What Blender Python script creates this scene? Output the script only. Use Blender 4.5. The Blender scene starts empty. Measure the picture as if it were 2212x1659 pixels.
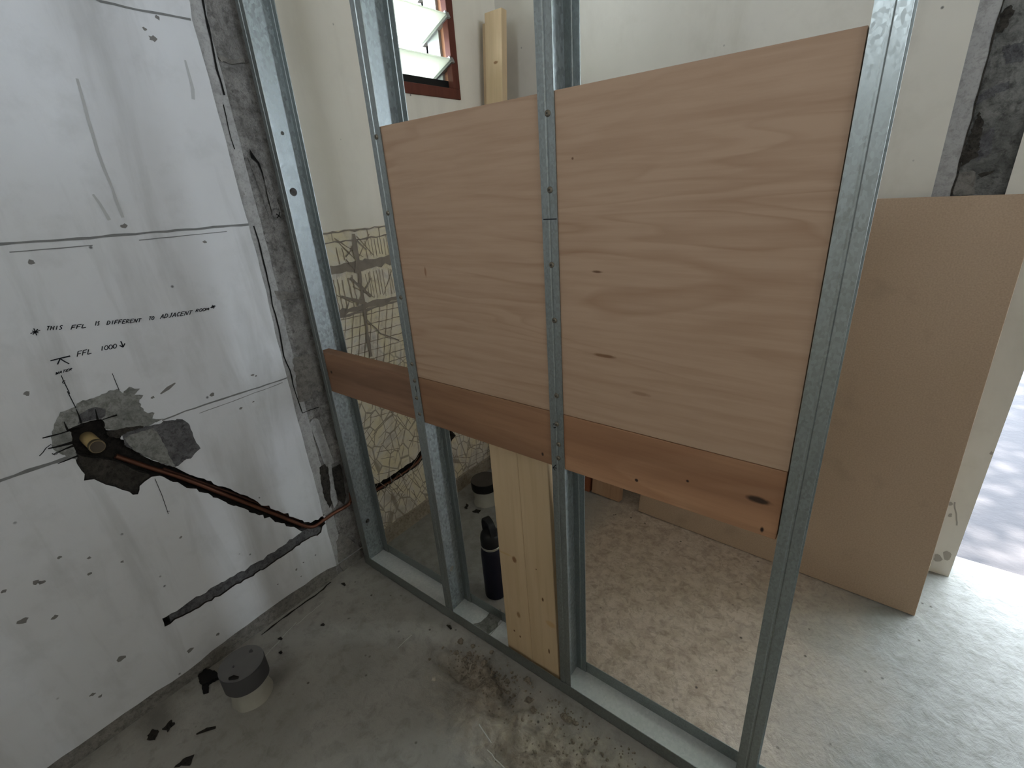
import bpy, bmesh, math, random
from mathutils import Vector, Matrix, noise as mnoise
from mathutils.geometry import tessellate_polygon
random.seed(7)
sc = bpy.context.scene
COL = sc.collection

# ------------------------------------------------------------------ camera
W, H = 2212, 1659
F_PX, YAW, PITCH, ROLL = 1031.958, -0.681364, -0.389376, -0.0714103
CAM = Vector((1.40604, -0.738553, 1.282063))
cy_, sy_, cp_, sp_ = math.cos(YAW), math.sin(YAW), math.cos(PITCH), math.sin(PITCH)
FWD = Vector((sy_ * cp_, cy_ * cp_, sp_))
r0 = Vector((cy_, -sy_, 0)); u0 = r0.cross(FWD)
RGT = math.cos(ROLL) * r0 + math.sin(ROLL) * u0
UPV = -math.sin(ROLL) * r0 + math.cos(ROLL) * u0
cd = bpy.data.cameras.new('camera'); cam = bpy.data.objects.new('camera', cd); COL.objects.link(cam)
cd.sensor_width = 36; cd.lens = F_PX / W * 36; cd.clip_start = 0.02; cd.clip_end = 200
M = Matrix((RGT, UPV, -FWD)).transposed().to_4x4(); M.translation = CAM
cam.matrix_world = M
sc.camera = cam

# ------------------------------------------------------------------ world, daylight, exposure
sc.view_settings.view_transform = 'Standard'; sc.view_settings.look = 'None'
sc.view_settings.gamma = 1; sc.view_settings.use_curve_mapping = False
sc.view_settings.exposure = 1.76
wd = bpy.data.worlds.new('daylight_sky'); sc.world = wd; wd.use_nodes = True
wn = wd.node_tree; bg = wn.nodes['Background']
bg.inputs[0].default_value = (0.79, 0.888, 1.0, 1); bg.inputs[1].default_value = 6.5
sd = bpy.data.lights.new('sun', 'SUN'); sd.energy = 26; sd.angle = 0.02; sd.color = (1, .95, .86)
so = bpy.data.objects.new('sun', sd); COL.objects.link(so)
so.rotation_euler = Vector((-0.55, -0.02, -1)).to_track_quat('-Z', 'Y').to_euler()

def portal(name, loc, rot, sx, sz):
    l = bpy.data.lights.new(name, 'AREA'); l.shape = 'RECTANGLE'; l.size = sx; l.size_y = sz
    l.cycles.is_portal = True
    o = bpy.data.objects.new(name, l); COL.objects.link(o); o.location = loc; o.rotation_euler = rot

D = 1.055            # far wall plane (y)
CEIL = 2.6
XR, YB = 3.3, -2.3   # right wall, back wall
DX0, DX1, DZ = 1.745, 2.28, 2.35           # doorway in far wall
WY0, WY1, WZ0, WZ1 = 0.40, 0.806, 1.60, 2.32   # louvre window in the left wall
BX0, BX1, BZ0, BZ1 = 0.9, 1.6, 1.95, 2.45        # unseen window added behind the camera for fill light
RY0, RY1, RZ0, RZ1 = -1.25, -.10, 1.95, 2.42      # unseen high window added in the right wall to light the left wall
portal('added_right_daylight', (XR + .14, (RY0 + RY1) / 2, (RZ0 + RZ1) / 2), (0, math.radians(90), 0), RZ1 - RZ0, RY1 - RY0)
portal('door_daylight', ((DX0 + DX1) / 2, D + .13, DZ / 2), (math.radians(-90), 0, 0), DX1 - DX0, DZ)
portal('louvre_daylight', (-.14, (WY0 + WY1) / 2, (WZ0 + WZ1) / 2), (0, math.radians(-90), 0), WZ1 - WZ0, WY1 - WY0)
portal('added_rear_daylight', ((BX0 + BX1) / 2, YB - .13, (BZ0 + BZ1) / 2), (math.radians(90), 0, 0), BX1 - BX0, BZ1 - BZ0)

def at(px, py, ax, val):
    """point of the real plane axis=val that the photograph shows at pixel px,py"""
    d = FWD + RGT * ((px - W / 2) / F_PX) - UPV * ((py - H / 2) / F_PX)
    t = (val - CAM[ax]) / d[ax]
    return CAM + d * t
def wl(px, py, x=0.0):      # (y, z) on the left wall
    p = at(px, py, 0, x); return (p.y, p.z)
def z4(x, y): return wl(20 + x / 4.809, 800 + y / 4.809)
def z5(x, y): return wl(20 + x / 4.608, 630 + y / 4.608)

# ------------------------------------------------------------------ materials
def s2l(c):
    c = c / 255
    return c / 12.92 if c <= .04045 else ((c + .055) / 1.055) ** 2.4
def rgb(r, g, b): return (s2l(r), s2l(g), s2l(b), 1)

class NM:
    def __init__(s, name, rough=.8, metal=0.):
        s.m = bpy.data.materials.new(name); s.m.use_nodes = True
        s.t = s.m.node_tree; s.n = s.t.nodes; s.b = s.n['Principled BSDF']
        s.b.inputs['Roughness'].default_value = rough; s.b.inputs['Metallic'].default_value = metal
        s.b.inputs['Specular IOR Level'].default_value = .3
        s.tc = s.n.new('ShaderNodeTexCoord'); s.o = s.tc.outputs['Object']
    def L(s, a, b): s.t.links.new(a, b)
    def val(s, inp, v):
        if hasattr(v, 'is_linked') or isinstance(v, bpy.types.NodeSocket): s.L(v, inp)
        else: inp.default_value = v
    def map(s, scale=(1, 1, 1), loc=(0, 0, 0), rot=(0, 0, 0), vec=None):
        n = s.n.new('ShaderNodeMapping'); n.inputs['Scale'].default_value = scale
        n.inputs['Location'].default_value = loc; n.inputs['Rotation'].default_value = rot
        s.L(vec or s.o, n.inputs[0]); return n.outputs[0]
    def noise(s, scale, detail=4, rough=.55, dist=0., vec=None):
        n = s.n.new('ShaderNodeTexNoise'); n.inputs['Scale'].default_value = scale
        n.inputs['Detail'].default_value = detail; n.inputs['Roughness'].default_value = rough
        n.inputs['Distortion'].default_value = dist
        s.L(vec or s.o, n.inputs['Vector']); return n.outputs['Fac']
    def vor(s, scale, feature='F1', out='Distance', rnd=1., vec=None):
        n = s.n.new('ShaderNodeTexVoronoi'); n.feature = feature; n.inputs['Scale'].default_value = scale
        n.inputs['Randomness'].default_value = rnd
        s.L(vec or s.o, n.inputs['Vector']); return n.outputs[out]
    def ramp(s, f, *stops):
        n = s.n.new('ShaderNodeValToRGB'); e = n.color_ramp.elements
        while len(e) < len(stops): e.new(.5)
        for el, (p, c) in zip(e, stops):
            el.position = p; el.color = c if isinstance(c, tuple) else (c, c, c, 1)
        s.L(f, n.inputs[0]); return n.outputs[0]
    def mix(s, f, a, b, mode='MIX'):
        n = s.n.new('ShaderNodeMix'); n.data_type = 'RGBA'; n.blend_type = mode
        s.val(n.inputs[0], f); s.val(n.inputs[6], a); s.val(n.inputs[7], b); return n.outputs[2]
    def math(s, op, a, b=0., c=None):
        n = s.n.new('ShaderNodeMath'); n.operation = op; s.val(n.inputs[0], a); s.val(n.inputs[1], b)
        if c is not None: s.val(n.inputs[2], c)
        return n.outputs[0]
    def sep(s, vec=None):
        n = s.n.new('ShaderNodeSeparateXYZ'); s.L(vec or s.o, n.inputs[0]); return n.outputs
    def spot(s, loc, rad, soft=.25, wob=None):
        """1 inside an ellipsoid at loc (object space)"""
        n = s.n.new('ShaderNodeVectorMath'); n.operation = 'SUBTRACT'; s.L(s.o, n.inputs[0]); n.inputs[1].default_value = loc
        d = s.n.new('ShaderNodeVectorMath'); d.operation = 'DIVIDE'; s.L(n.outputs[0], d.inputs[0]); d.inputs[1].default_value = rad
        l = s.n.new('ShaderNodeVectorMath'); l.operation = 'LENGTH'; s.L(d.outputs[0], l.inputs[0])
        v = l.outputs['Value']
        if wob is not None: v = s.math('ADD', v, s.math('MULTIPLY', s.math('SUBTRACT', wob, .5), 1.2))
        return s.ramp(v, (max(0, .8 - soft), 1.), (.98, 0.))
    def col(s, c): s.val(s.b.inputs['Base Color'], c)
    def bump(s, h, strength=.3, dist=.01):
        n = s.n.new('ShaderNodeBump'); n.inputs['Strength'].default_value = strength; n.inputs['Distance'].default_value = dist
        s.L(h, n.inputs['Height']); s.L(n.outputs[0], s.b.inputs['Normal'])
    def rough(s, f): s.val(s.b.inputs['Roughness'], f)

def plain(name, c, rough=.7, metal=0., var=.0, vs=20):
    m = NM(name, rough, metal)
    if var:
        k = m.noise(vs, 5)
        m.col(m.mix(k, tuple(x * (1 - var) for x in c[:3]) + (1,), tuple(min(1, x * (1 + var)) for x in c[:3]) + (1,)))
    else: m.col(c)
    return m.m

def plaster(name, base, dark, warm, stain=.5, bump=.12):
    m = NM(name, .85)
    a = m.noise(1.7, 5, .6); b = m.noise(9, 6, .65)
    v = m.noise(5, 5, .6, .3, m.map((1, 2.2, .35)))          # vertical water runs
    c = m.mix(m.ramp(a, (.35, 0.), (.7, 1.)), base, warm)
    c = m.mix(m.math('MULTIPLY', m.ramp(v, (.5, 0.), (.72, 1.)), stain), c, dark)
    c = m.mix(m.math('MULTIPLY', m.ramp(b, (.52, 0.), (.75, 1.)), stain * .6), c, dark)
    sp = m.vor(16); sn = m.noise(11, 2)
    c = m.mix(m.math('MULTIPLY', m.ramp(sp, (.03, 1.), (.07, 0.)), m.ramp(sn, (.55, 0.), (.6, .8))), c, rgb(70, 68, 66))
    m.col(c)
    m.bump(m.math('ADD', m.noise(40, 5), m.math('MULTIPLY', m.noise(220, 3), .25)), bump, .004)
    return m.m
M_white = plaster('white_render', rgb(212, 213, 215), rgb(168, 168, 166), rgb(200, 199, 198), .55)
M_cream = plaster('cream_paint', rgb(232, 226, 212), rgb(204, 196, 180), rgb(224, 217, 202), .3, .06)
M_farw = plaster('pale_wall_paint', rgb(214, 209, 197), rgb(172, 166, 150), rgb(204, 199, 188), .35, .06)

def concrete(name, c1, c2, c3, bump=.5, scale=1., pits=.6):
    m = NM(name, .9)
    a = m.noise(13 * scale, 8, .7, .6); b = m.noise(48 * scale, 7, .7, .3); g = m.noise(170 * scale, 3)
    c = m.mix(m.ramp(a, (.36, 0.), (.62, 1.)), c1, c2)
    c = m.mix(m.ramp(b, (.47, 0.), (.66, .9)), c, c3)
    c = m.mix(m.math('MULTIPLY', m.ramp(g, (.3, 1.), (.48, 0.)), .35), c, (c1[0] * .4, c1[1] * .4, c1[2] * .4, 1))
    pt = m.vor(55 * scale)
    c = m.mix(m.math('MULTIPLY', m.ramp(pt, (.06, 1.), (.16, 0.)), m.math('MULTIPLY', m.ramp(b, (.5, 0.), (.6, 1.)), pits)), c, (c1[0] * .3, c1[1] * .3, c1[2] * .3, 1))
    m.col(c)
    m.bump(m.math('ADD', m.math('MULTIPLY', a, 1.5), m.math('ADD', b, m.math('MULTIPLY', g, .3))), bump, .012)
    return m.m
M_conc = concrete('rough_concrete', rgb(136, 133, 129), rgb(176, 172, 167), rgb(110, 107, 103), .9, 1.3)
M_smooth = concrete('smooth_grey_mortar', rgb(158, 157, 155), rgb(170, 168, 165), rgb(140, 138, 135), .15)
M_patch = concrete('mortar_patch', rgb(124, 125, 120), rgb(158, 158, 153), rgb(104, 104, 98), .6, 1.2)
M_darkc = concrete('broken_dark_concrete', rgb(62, 58, 52), rgb(88, 83, 76), rgb(40, 37, 33), 1., 1.8)
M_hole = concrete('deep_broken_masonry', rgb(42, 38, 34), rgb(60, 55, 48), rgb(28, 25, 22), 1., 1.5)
M_fill = concrete('chase_fill', rgb(96, 95, 96), rgb(124, 123, 124), rgb(66, 65, 65), .8, 1.6)
M_base = concrete('bare_wall_base', rgb(120, 116, 110), rgb(142, 138, 131), rgb(98, 94, 88), .4, 1.5)
M_farc = concrete('stripped_far_concrete', rgb(104, 104, 100), rgb(150, 149, 144), rgb(66, 66, 62), 1., .8)
M_clod = concrete('screed_rubble', rgb(128, 118, 104), rgb(158, 148, 134), rgb(96, 88, 76), .5, 4)
M_mark = plain('black_marker', rgb(22, 22, 28), .7)
M_pencil = plain('grey_pencil', rgb(60, 60, 66), .8)
M_jt = plain('grey_joint_line', rgb(120, 120, 118), .9, 0, .25, 30)  # darker grey of the thin render joints themselves
M_crack = plain('crack_void', rgb(22, 20, 18), .95)
M_rust = plain('rust_brown', rgb(80, 55, 40), .8)

def floor_mat():
    m = NM('site_concrete_floor', .88)
    X, Y, Z = m.sep()
    big = m.noise(3, 6, .65, .5); mid = m.noise(22, 7, .68, .3); fine = m.noise(70, 4); cell = m.vor(34, vec=m.map((1, 1, 1)))
    grey = m.mix(m.ramp(big, (.35, 0.), (.65, 1.)), rgb(142, 139, 133), rgb(162, 159, 153))
    grey = m.mix(m.ramp(mid, (.5, 0.), (.72, .7)), grey, rgb(116, 114, 108))
    # dusty mottled slab of the far room
    mott = m.mix(m.ramp(mid, (.38, 0.), (.6, 1.)), rgb(174, 157, 141), rgb(198, 182, 166))
    mott = m.mix(m.math('MULTIPLY', m.ramp(m.noise(48, 5, .7, 1.), (.48, 0.), (.66, 1.)), .6), mott, rgb(136, 121, 107))
    pale = m.mix(m.ramp(mid, (.4, 0.), (.65, 1.)), rgb(150, 149, 145), rgb(132, 131, 126))
    wob = m.math('MULTIPLY', m.math('SUBTRACT', big, .5), .9)
    yb = m.ramp(m.math('ADD', m.math('ADD', m.math('MULTIPLY', Y, 1.), .5), m.math('MULTIPLY', wob, .1)), (.5, 0.), (.56, 1.))
    xl = m.ramp(m.math('ADD', m.math('MULTIPLY', X, .5), m.math('MULTIPLY', wob, .12)), (.26, 0.), (.36, 1.))
    xr = m.ramp(m.math('ADD', m.math('MULTIPLY', X, .5), m.math('MULTIPLY', wob, .25)), (.62, 0.), (.80, 1.))
    yr = m.ramp(m.math('ADD', m.math('MULTIPLY', X, .5), m.math('MULTIPLY', wob, .1)), (.68, 0.), (.74, 1.))
    back = m.mix(xl, pale, mott)
    back = m.mix(xr, back, pale)
    c = m.mix(m.math('MAXIMUM', yb, yr), grey, back)
    # torn-up screed strip along the track
    t1 = m.spot((1.05, -.17, 0), (.52, .15, 1), .5, mid)
    t2 = m.spot((.68, -.10, 0), (.16, .07, 1), .5, mid)
    br = m.mix(m.ramp(m.noise(26, 7, .7, .6), (.36, 0.), (.62, 1.)), rgb(108, 97, 84), rgb(176, 165, 148))
    c = m.mix(m.math('MULTIPLY', m.math('MAXIMUM', t1, t2), .9), c, br)
    # dark stains next to the near stub
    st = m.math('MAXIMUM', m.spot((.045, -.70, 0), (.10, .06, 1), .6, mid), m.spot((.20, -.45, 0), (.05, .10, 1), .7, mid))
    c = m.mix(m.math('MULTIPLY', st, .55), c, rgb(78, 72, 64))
    pit = m.vor(24); pm = m.noise(7, 3)
    c = m.mix(m.math('MULTIPLY', m.ramp(pit, (.05, .9), (.12, 0.)), m.ramp(pm, (.5, 0.), (.58, 1.))), c, rgb(70, 66, 60))
    m.col(c)
    tr_ = m.math('MULTIPLY', m.math('MAXIMUM', t1, t2), 2.2)
    m.bump(m.math('ADD', m.math('MULTIPLY', mid, m.math('ADD', tr_, 1.)), m.math('MULTIPLY', fine, m.math('ADD', m.math('MULTIPLY', tr_, .5), .35))), .4, .012)
    return m.m
M_floor = floor_mat()

def galv(name, c1, c2, rough=.42, spangle=190, metal=.72):
    m = NM(name, rough, metal)
    v = m.vor(spangle, out='Color', vec=m.map((1, 1, .6)))
    g = m.noise(12, 4, .6, .4, m.map((1, 1, .25)))
    bw = m.n.new('ShaderNodeRGBToBW'); m.L(v, bw.inputs[0])
    f = m.math('ADD', m.math('MULTIPLY', bw.outputs[0], .6), m.math('MULTIPLY', g, .4))
    m.col(m.mix(m.ramp(f, (.25, 0.), (.75, 1.)), c1, c2))
    m.rough(m.ramp(f, (.2, rough - .08), (.8, rough + .12)))
    m.bump(bw.outputs[0], .12, .004)
    return m.m
M_galv = galv('galvanised_steel', rgb(140, 146, 146), rgb(178, 186, 188))
M_flange = galv('galvanised_flange', rgb(142, 147, 144), rgb(160, 166, 164), .38, 340, .88)
M_track = galv('galvanised_track', rgb(205, 209, 209), rgb(220, 222, 222), .5, 160, .2)
M_screw = plain('zinc_screw', rgb(120, 112, 98), .45, .7)
M_screwd = plain('screw_recess', rgb(50, 46, 40), .6)

def wood(name, dark, mid, light, axis='Z', freq=1., rings=9., seed=0., knots=(), streak=.5, rough=.65, contrast=1.):
    """axis = direction of the grain in object space"""
    m = NM(name, rough)
    sc_ = {'X': (.18, 1, 1), 'Y': (1, .18, 1), 'Z': (1, 1, .18)}[axis]
    lv = m.map(tuple(q * freq for q in sc_), (seed, seed * .7, seed * 1.3))
    n1 = m.noise(5, 3, .5, .6, lv)
    ring = m.math('FRACT', m.math('MULTIPLY', n1, rings))
    ring = m.ramp(ring, (.0, .15), (.45, .5), (.8, 1.), (1., .15))
    sf = {'X': (.05, 1, 1), 'Y': (1, .05, 1), 'Z': (1, 1, .05)}[axis]
    fib = m.noise(60, 4, .6, 0., m.map(sf, (seed, 0, seed)))
    band = m.noise(6, 3, .5, .2, m.map(tuple(q * freq for q in sf), (seed * 2, seed, 0)))
    c = m.mix(m.math('MULTIPLY', ring, .55 * contrast), mid, light)
    c = m.mix(m.math('MULTIPLY', m.ramp(band, (.45, 0.), (.68, 1.)), streak), c, dark)
    c = m.mix(m.math('MULTIPLY', m.ramp(fib, (.45, 0.), (.7, 1.)), .35), c, dark)
    wob = m.noise(30, 3)
    for loc, rad, kc in knots:
        c = m.mix(m.spot(loc, rad, .3, wob), c, kc)
    m.col(c); m.bump(fib, .08, .003)
    return m.m
def plywood(name, c1, c2, cd, seed, knots=()):
    m = NM(name, .6)
    w = m.map((.34, 1, 2.3), (seed, 0, seed * .6))
    n = m.noise(2.6, 3, .45, .5, w)
    lines = m.math('FRACT', m.math('MULTIPLY', n, 16.))
    lines = m.ramp(lines, (.0, 0.), (.55, .15), (.85, 1.), (1., 0.))
    msk = m.ramp(m.noise(2.2, 3, .5, 0, m.map((1, 1, 1.6), (seed + 5, 0, 2))), (.42, .1), (.66, 1.))
    fib = m.noise(70, 4, .6, 0, m.map((.06, 1, 1), (seed, 0, 0)))
    c = m.mix(m.noise(1.6, 4), c1, c2)
    c = m.mix(m.math('MULTIPLY', m.math('MULTIPLY', lines, msk), .5), c, cd)
    c = m.mix(m.math('MULTIPLY', m.ramp(fib, (.42, 0.), (.7, 1.)), .3), c, cd)
    for loc, rad, kc in knots:
        c = m.mix(m.spot(loc, rad, .3, m.noise(25, 3)), c, kc)
    m.col(c); m.bump(fib, .05, .002)
    return m.m

# ------------------------------------------------------------------ mesh helpers
class MB:
    def __init__(s): s.v = []; s.f = []; s.mi = []
    def add(s, verts, faces, mi=0):
        o = len(s.v); s.v += [tuple(p) for p in verts]
        for f in faces: s.f.append(tuple(i + o for i in f)); s.mi.append(mi)
        return s
    def box(s, a, b, mi=0):
        x0, y0, z0 = a; x1, y1, z1 = b
        return s.add([(x0, y0, z0), (x1, y0, z0), (x1, y1, z0), (x0, y1, z0), (x0, y0, z1), (x1, y0, z1), (x1, y1, z1), (x0, y1, z1)],
                     [(0, 3, 2, 1), (4, 5, 6, 7), (0, 1, 5, 4), (1, 2, 6, 5), (2, 3, 7, 6), (3, 0, 4, 7)], mi)
    def poly(s, pts2, to3, holes=(), mi=0, flip=False):
        ls = [[Vector((u, v, 0)) for u, v in pl] for pl in [pts2, *holes]]
        flat = [p for l in ls for p in l]
        fs = [t if not flip else t[::-1] for t in tessellate_polygon(ls)]
        return s.add([to3(p.x, p.y) for p in flat], fs, mi)
    def skirt(s, pts2, to3a, to3b, mi=0):
        n = len(pts2); v = [to3a(*p) for p in pts2] + [to3b(*p) for p in pts2]
        return s.add(v, [(i, (i + 1) % n, n + (i + 1) % n, n + i) for i in range(n)], mi)
    def ribbon(s, pl, width, to3, mi=0, jit=0.):
        """flat strip along a 2-D polyline; width may be a list"""
        n = len(pl)
        if n < 2: return s
        L, R = [], []
        for i, (u, v) in enumerate(pl):
            a = pl[max(0, i - 1)]; b = pl[min(n - 1, i + 1)]
            dx, dy = b[0] - a[0], b[1] - a[1]; l = math.hypot(dx, dy) or 1e-9
            w = (width[i] if isinstance(width, (list, tuple)) else width) / 2
            w1 = w * (1 + jit * random.uniform(-1, 1)); w2 = w * (1 + jit * random.uniform(-1, 1))
            L.append((u - dy / l * w1, v + dx / l * w1)); R.append((u + dy / l * w2, v - dx / l * w2))
        vs = [to3(*p) for p in L] + [to3(*p) for p in R]
        return s.add(vs, [(i, i + 1, n + i + 1, n + i) for i in range(n - 1)], mi)
    def tube(s, path, r, seg=10, mi=0, caps=True):
        path = [Vector(p) for p in path]; n = len(path); rings = []
        for i, p in enumerate(path):
            d = (path[min(n - 1, i + 1)] - path[max(0, i - 1)]).normalized()
            a = Vector((0, 0, 1)) if abs(d.z) < .9 else Vector((1, 0, 0))
            e1 = d.cross(a).normalized(); e2 = d.cross(e1)
            rr = r[i] if isinstance(r, (list, tuple)) else r
            rings.append([p + e1 * math.cos(2 * math.pi * k / seg) * rr + e2 * math.sin(2 * math.pi * k / seg) * rr for k in range(seg)])
        v = [q for rg in rings for q in rg]; f = []
        for i in range(n - 1):
            for k in range(seg):
                f.append((i * seg + k, i * seg + (k + 1) % seg, (i + 1) * seg + (k + 1) % seg, (i + 1) * seg + k))
        if caps: f.append(tuple(range(seg))[::-1]); f.append(tuple((n - 1) * seg + k for k in range(seg)))
        return s.add(v, f, mi)
    def lathe(s, prof, c=(0, 0, 0), seg=40, mi=0, wob=0.):
        v = []; f = []
        for j, (r, z) in enumerate(prof):
            for k in range(seg):
                a = 2 * math.pi * k / seg
                rr = r * (1 + wob * mnoise.noise(Vector((math.cos(a) * 2, math.sin(a) * 2, z * 20 + c[0] * 10))))
                v.append((c[0] + rr * math.cos(a), c[1] + rr * math.sin(a), c[2] + z))
        for j in range(len(prof) - 1):
            for k in range(seg):
                f.append((j * seg + k, j * seg + (k + 1) % seg, (j + 1) * seg + (k + 1) % seg, (j + 1) * seg + k))
        f.append(tuple(range(seg))[::-1]); f.append(tuple((len(prof) - 1) * seg + k for k in range(seg)))
        return s.add(v, f, mi)
    def build(s, name, mats, parent=None, smooth=False, bevel=0., solid=0., loc=None):
        me = bpy.data.meshes.new(name); me.from_pydata(s.v, [], s.f)
        for m in (mats if isinstance(mats, (list, tuple)) else [mats]): me.materials.append(m)
        me.polygons.foreach_set('material_index', s.mi)
        me.validate(); me.update()
        if smooth:
            for p in me.polygons: p.use_smooth = True
            me.set_sharp_from_angle(angle=math.radians(38))
        o = bpy.data.objects.new(name, me); COL.objects.link(o)
        if parent: o.parent = parent
        if loc: o.location = loc
        if solid:
            md = o.modifiers.new('thickness', 'SOLIDIFY'); md.thickness = solid; md.offset = 0
        if bevel:
            md = o.modifiers.new('bevel', 'BEVEL'); md.width = bevel; md.segments = 2; md.limit_method = 'ANGLE'
        return o
def tag(o, label=None, cat=None, group=None, kind=None):
    if label: o['label'] = label
    if cat: o['category'] = cat
    if group: o['group'] = group
    if kind: o['kind'] = kind
    return o
def empty(name, loc, label=None, cat=None, group=None, kind=None):
    o = bpy.data.objects.new(name, None); COL.objects.link(o); o.location = loc; o.empty_display_size = .05
    return tag(o, label, cat, group, kind)
def rough_poly(pl, step=.012, amp=.004, closed=True):
    out = []; n = len(pl)
    for i in range(n if closed else n - 1):
        a, b = pl[i], pl[(i + 1) % n]; l = math.hypot(b[0] - a[0], b[1] - a[1]); k = max(1, int(l / step))
        for j in range(k):
            t = j / k
            out.append((a[0] + (b[0] - a[0]) * t + random.uniform(-amp, amp) * (1 if j else .3), a[1] + (b[1] - a[1]) * t + random.uniform(-amp, amp) * (1 if j else .3)))
    if not closed: out.append(pl[-1])
    return out
LW = lambda x: (lambda y, z: (x, y, z))
FW = lambda y: (lambda x, z: (x, y, z))

# ------------------------------------------------------------------ setting: left wall
wall = MB()    # 0 white, 1 cream, 2 adhesive base, 3 smooth mortar, 4 rough concrete, 5 dark, 6 base band, 7 chase fill, 8 hole
def adhesive_mat():
    m = NM('old_tile_adhesive', .9)
    a = m.noise(7, 6, .65, .8); b = m.noise(26, 6, .7, .5)
    c = m.mix(m.ramp(a, (.42, 0.), (.58, 1.)), rgb(228, 216, 184), rgb(224, 216, 202))
    c = m.mix(m.math('MULTIPLY', m.ramp(a, (.55, 0.), (.68, 1.)), .75), c, rgb(180, 172, 162))
    c = m.mix(m.math('MULTIPLY', m.ramp(b, (.5, 0.), (.66, 1.)), .55), c, rgb(192, 178, 156))
    X, Y, Z = m.sep(); e = m.vor(15, 'DISTANCE_TO_EDGE', vec=m.map((1, 1.5, .9), rot=(.5, 0, 0)))
    lowz = m.ramp(Z, (.70, 1.), (.80, 0.))
    c = m.mix(m.math('MULTIPLY', m.math('MULTIPLY', m.ramp(e, (.02, 1.), (.05, 0.)), lowz), .7), c, rgb(138, 124, 106))
    m.col(c); m.bump(m.math('ADD', a, m.math('MULTIPLY', b, .6)), .5, .008)
    return m.m
M_adh = adhesive_mat()
M_ridge = plain('adhesive_ridge', rgb(150, 137, 118), .9, 0, .22, 25)
M_ridged = plain('dark_mortar_band', rgb(140, 130, 118), .9, 0, .3, 30)

edge_px = [(404, -40), (410, 5), (414, 42), (440, 130), (470, 240), (505, 370), (537, 485), (575, 630), (600, 740), (622, 825), (650, 930), (680, 1040), (700, 1120), (722, 1200), (727, 1222)]
edge = [wl(*q) for q in edge_px]
edge[0] = (edge[0][0], CEIL); 
redge = rough_poly(edge, .03, .0015, closed=False)
band_px = [(724, 1218), (640, 1275), (560, 1330), (480, 1390), (404, 1450), (300, 1520), (200, 1590), (101, 1659)]
band = [wl(*q) for q in band_px]
rband = rough_poly(band, .03, .003, closed=False)
outer = redge + rband[1:] + [(YB, .05), (YB, CEIL)]
# one connected cut-out: broken hole, pipe chase, lower chase
hole_pts = ([z4(*q) for q in [(600, 620), (740, 545), (840, 520), (960, 500), (1010, 620), (1150, 650), (1200, 780), (1280, 820), (1400, 890), (1560, 955), (1690, 1000)]]
  + [wl(*q) for q in [(400, 1020), (440, 1034), (480, 1051), (520, 1068), (560, 1086), (600, 1104), (640, 1119), (672, 1130), (688, 1122), (702, 1112)]]
  + [wl(*q) for q in [(706, 1122), (697, 1138), (694, 1150), (640, 1181), (600, 1208), (520, 1260), (450, 1300), (404, 1327), (357, 1353), (351, 1336), (404, 1303), (450, 1275), (505, 1245), (560, 1212), (600, 1185), (640, 1158), (652, 1149)]]
  + [wl(*q) for q in [(640, 1140), (600, 1128), (560, 1113), (520, 1097), (480, 1080), (430, 1062), (385, 1042)]]
  + [z4(*q) for q in [(1560, 1100), (1480, 1110), (1400, 1160), (1350, 1200), (1335, 1290), (1240, 1260), (1100, 1210), (1000, 1190), (880, 1130), (780, 1140), (790, 1080), (700, 980), (690, 930), (690, 850), (640, 740)]])
hole = rough_poly(hole_pts, .011, .0046)
wall.poly(outer, LW(0), [hole], 0)
wall.skirt(hole, LW(0), LW(-.034), 8)
hb = [min(p[0] for p in hole) - .02, max(p[0] for p in hole) + .02, min(p[1] for p in hole) - .02, max(p[1] for p in hole) + .02]
wall.poly([(hb[0], hb[2]), (hb[1], hb[2]), (hb[1], hb[3]), (hb[0], hb[3])], LW(-.034), (), 8)
# jagged shelf of the lower scar and the filled lower chase
low = rough_poly([z4(*q) for q in [(690, 860), (760, 905), (960, 925), (1150, 965), (1300, 1040), (1520, 1130), (1420, 1180), (1360, 1230), (1350, 1320), (1080, 1230), (880, 1160), (770, 1160), (680, 1000), (660, 900)]], .014, .003)
wall.poly(low, LW(-.010), (), 5); wall.skirt(low, LW(-.010), LW(-.034), 5)
fil = rough_poly([wl(*q) for q in [(700, 1140), (690, 1160), (600, 1222), (520, 1272), (450, 1312), (390, 1345), (372, 1352), (366, 1320), (420, 1285), (480, 1246), (550, 1205), (620, 1165), (668, 1143)]], .02, .002)
wall.poly(fil, LW(-.007), (), 7); wall.skirt(fil, LW(-.007), LW(-.034), 7)
# stripped strip beside the stud: smooth mortar margin, then rough concrete
inner = [(y + .038, z) for y, z in redge]
SX = -.006
wall.skirt(redge + [(0.2, edge[-1][1]), (0.2, CEIL)], LW(0), LW(SX), 3)
def strip(mi, A, B, x):
    n = len(A); wall.add([(x, *p) for p in A] + [(x, *p) for p in B], [(i, i + 1, n + i + 1, n + i) for i in range(n - 1)], mi)
strip(3, redge, inner, SX)
step2 = [(y, z) for y, z in inner]
strip(4, step2, [(.10, z) for y, z in step2], SX - .004)
wall.add([(SX, *p) for p in step2] + [(SX - .004, *p) for p in step2], [(i, i + 1, len(step2) + i + 1, len(step2) + i) for i in range(len(step2) - 1)], 4)
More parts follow.
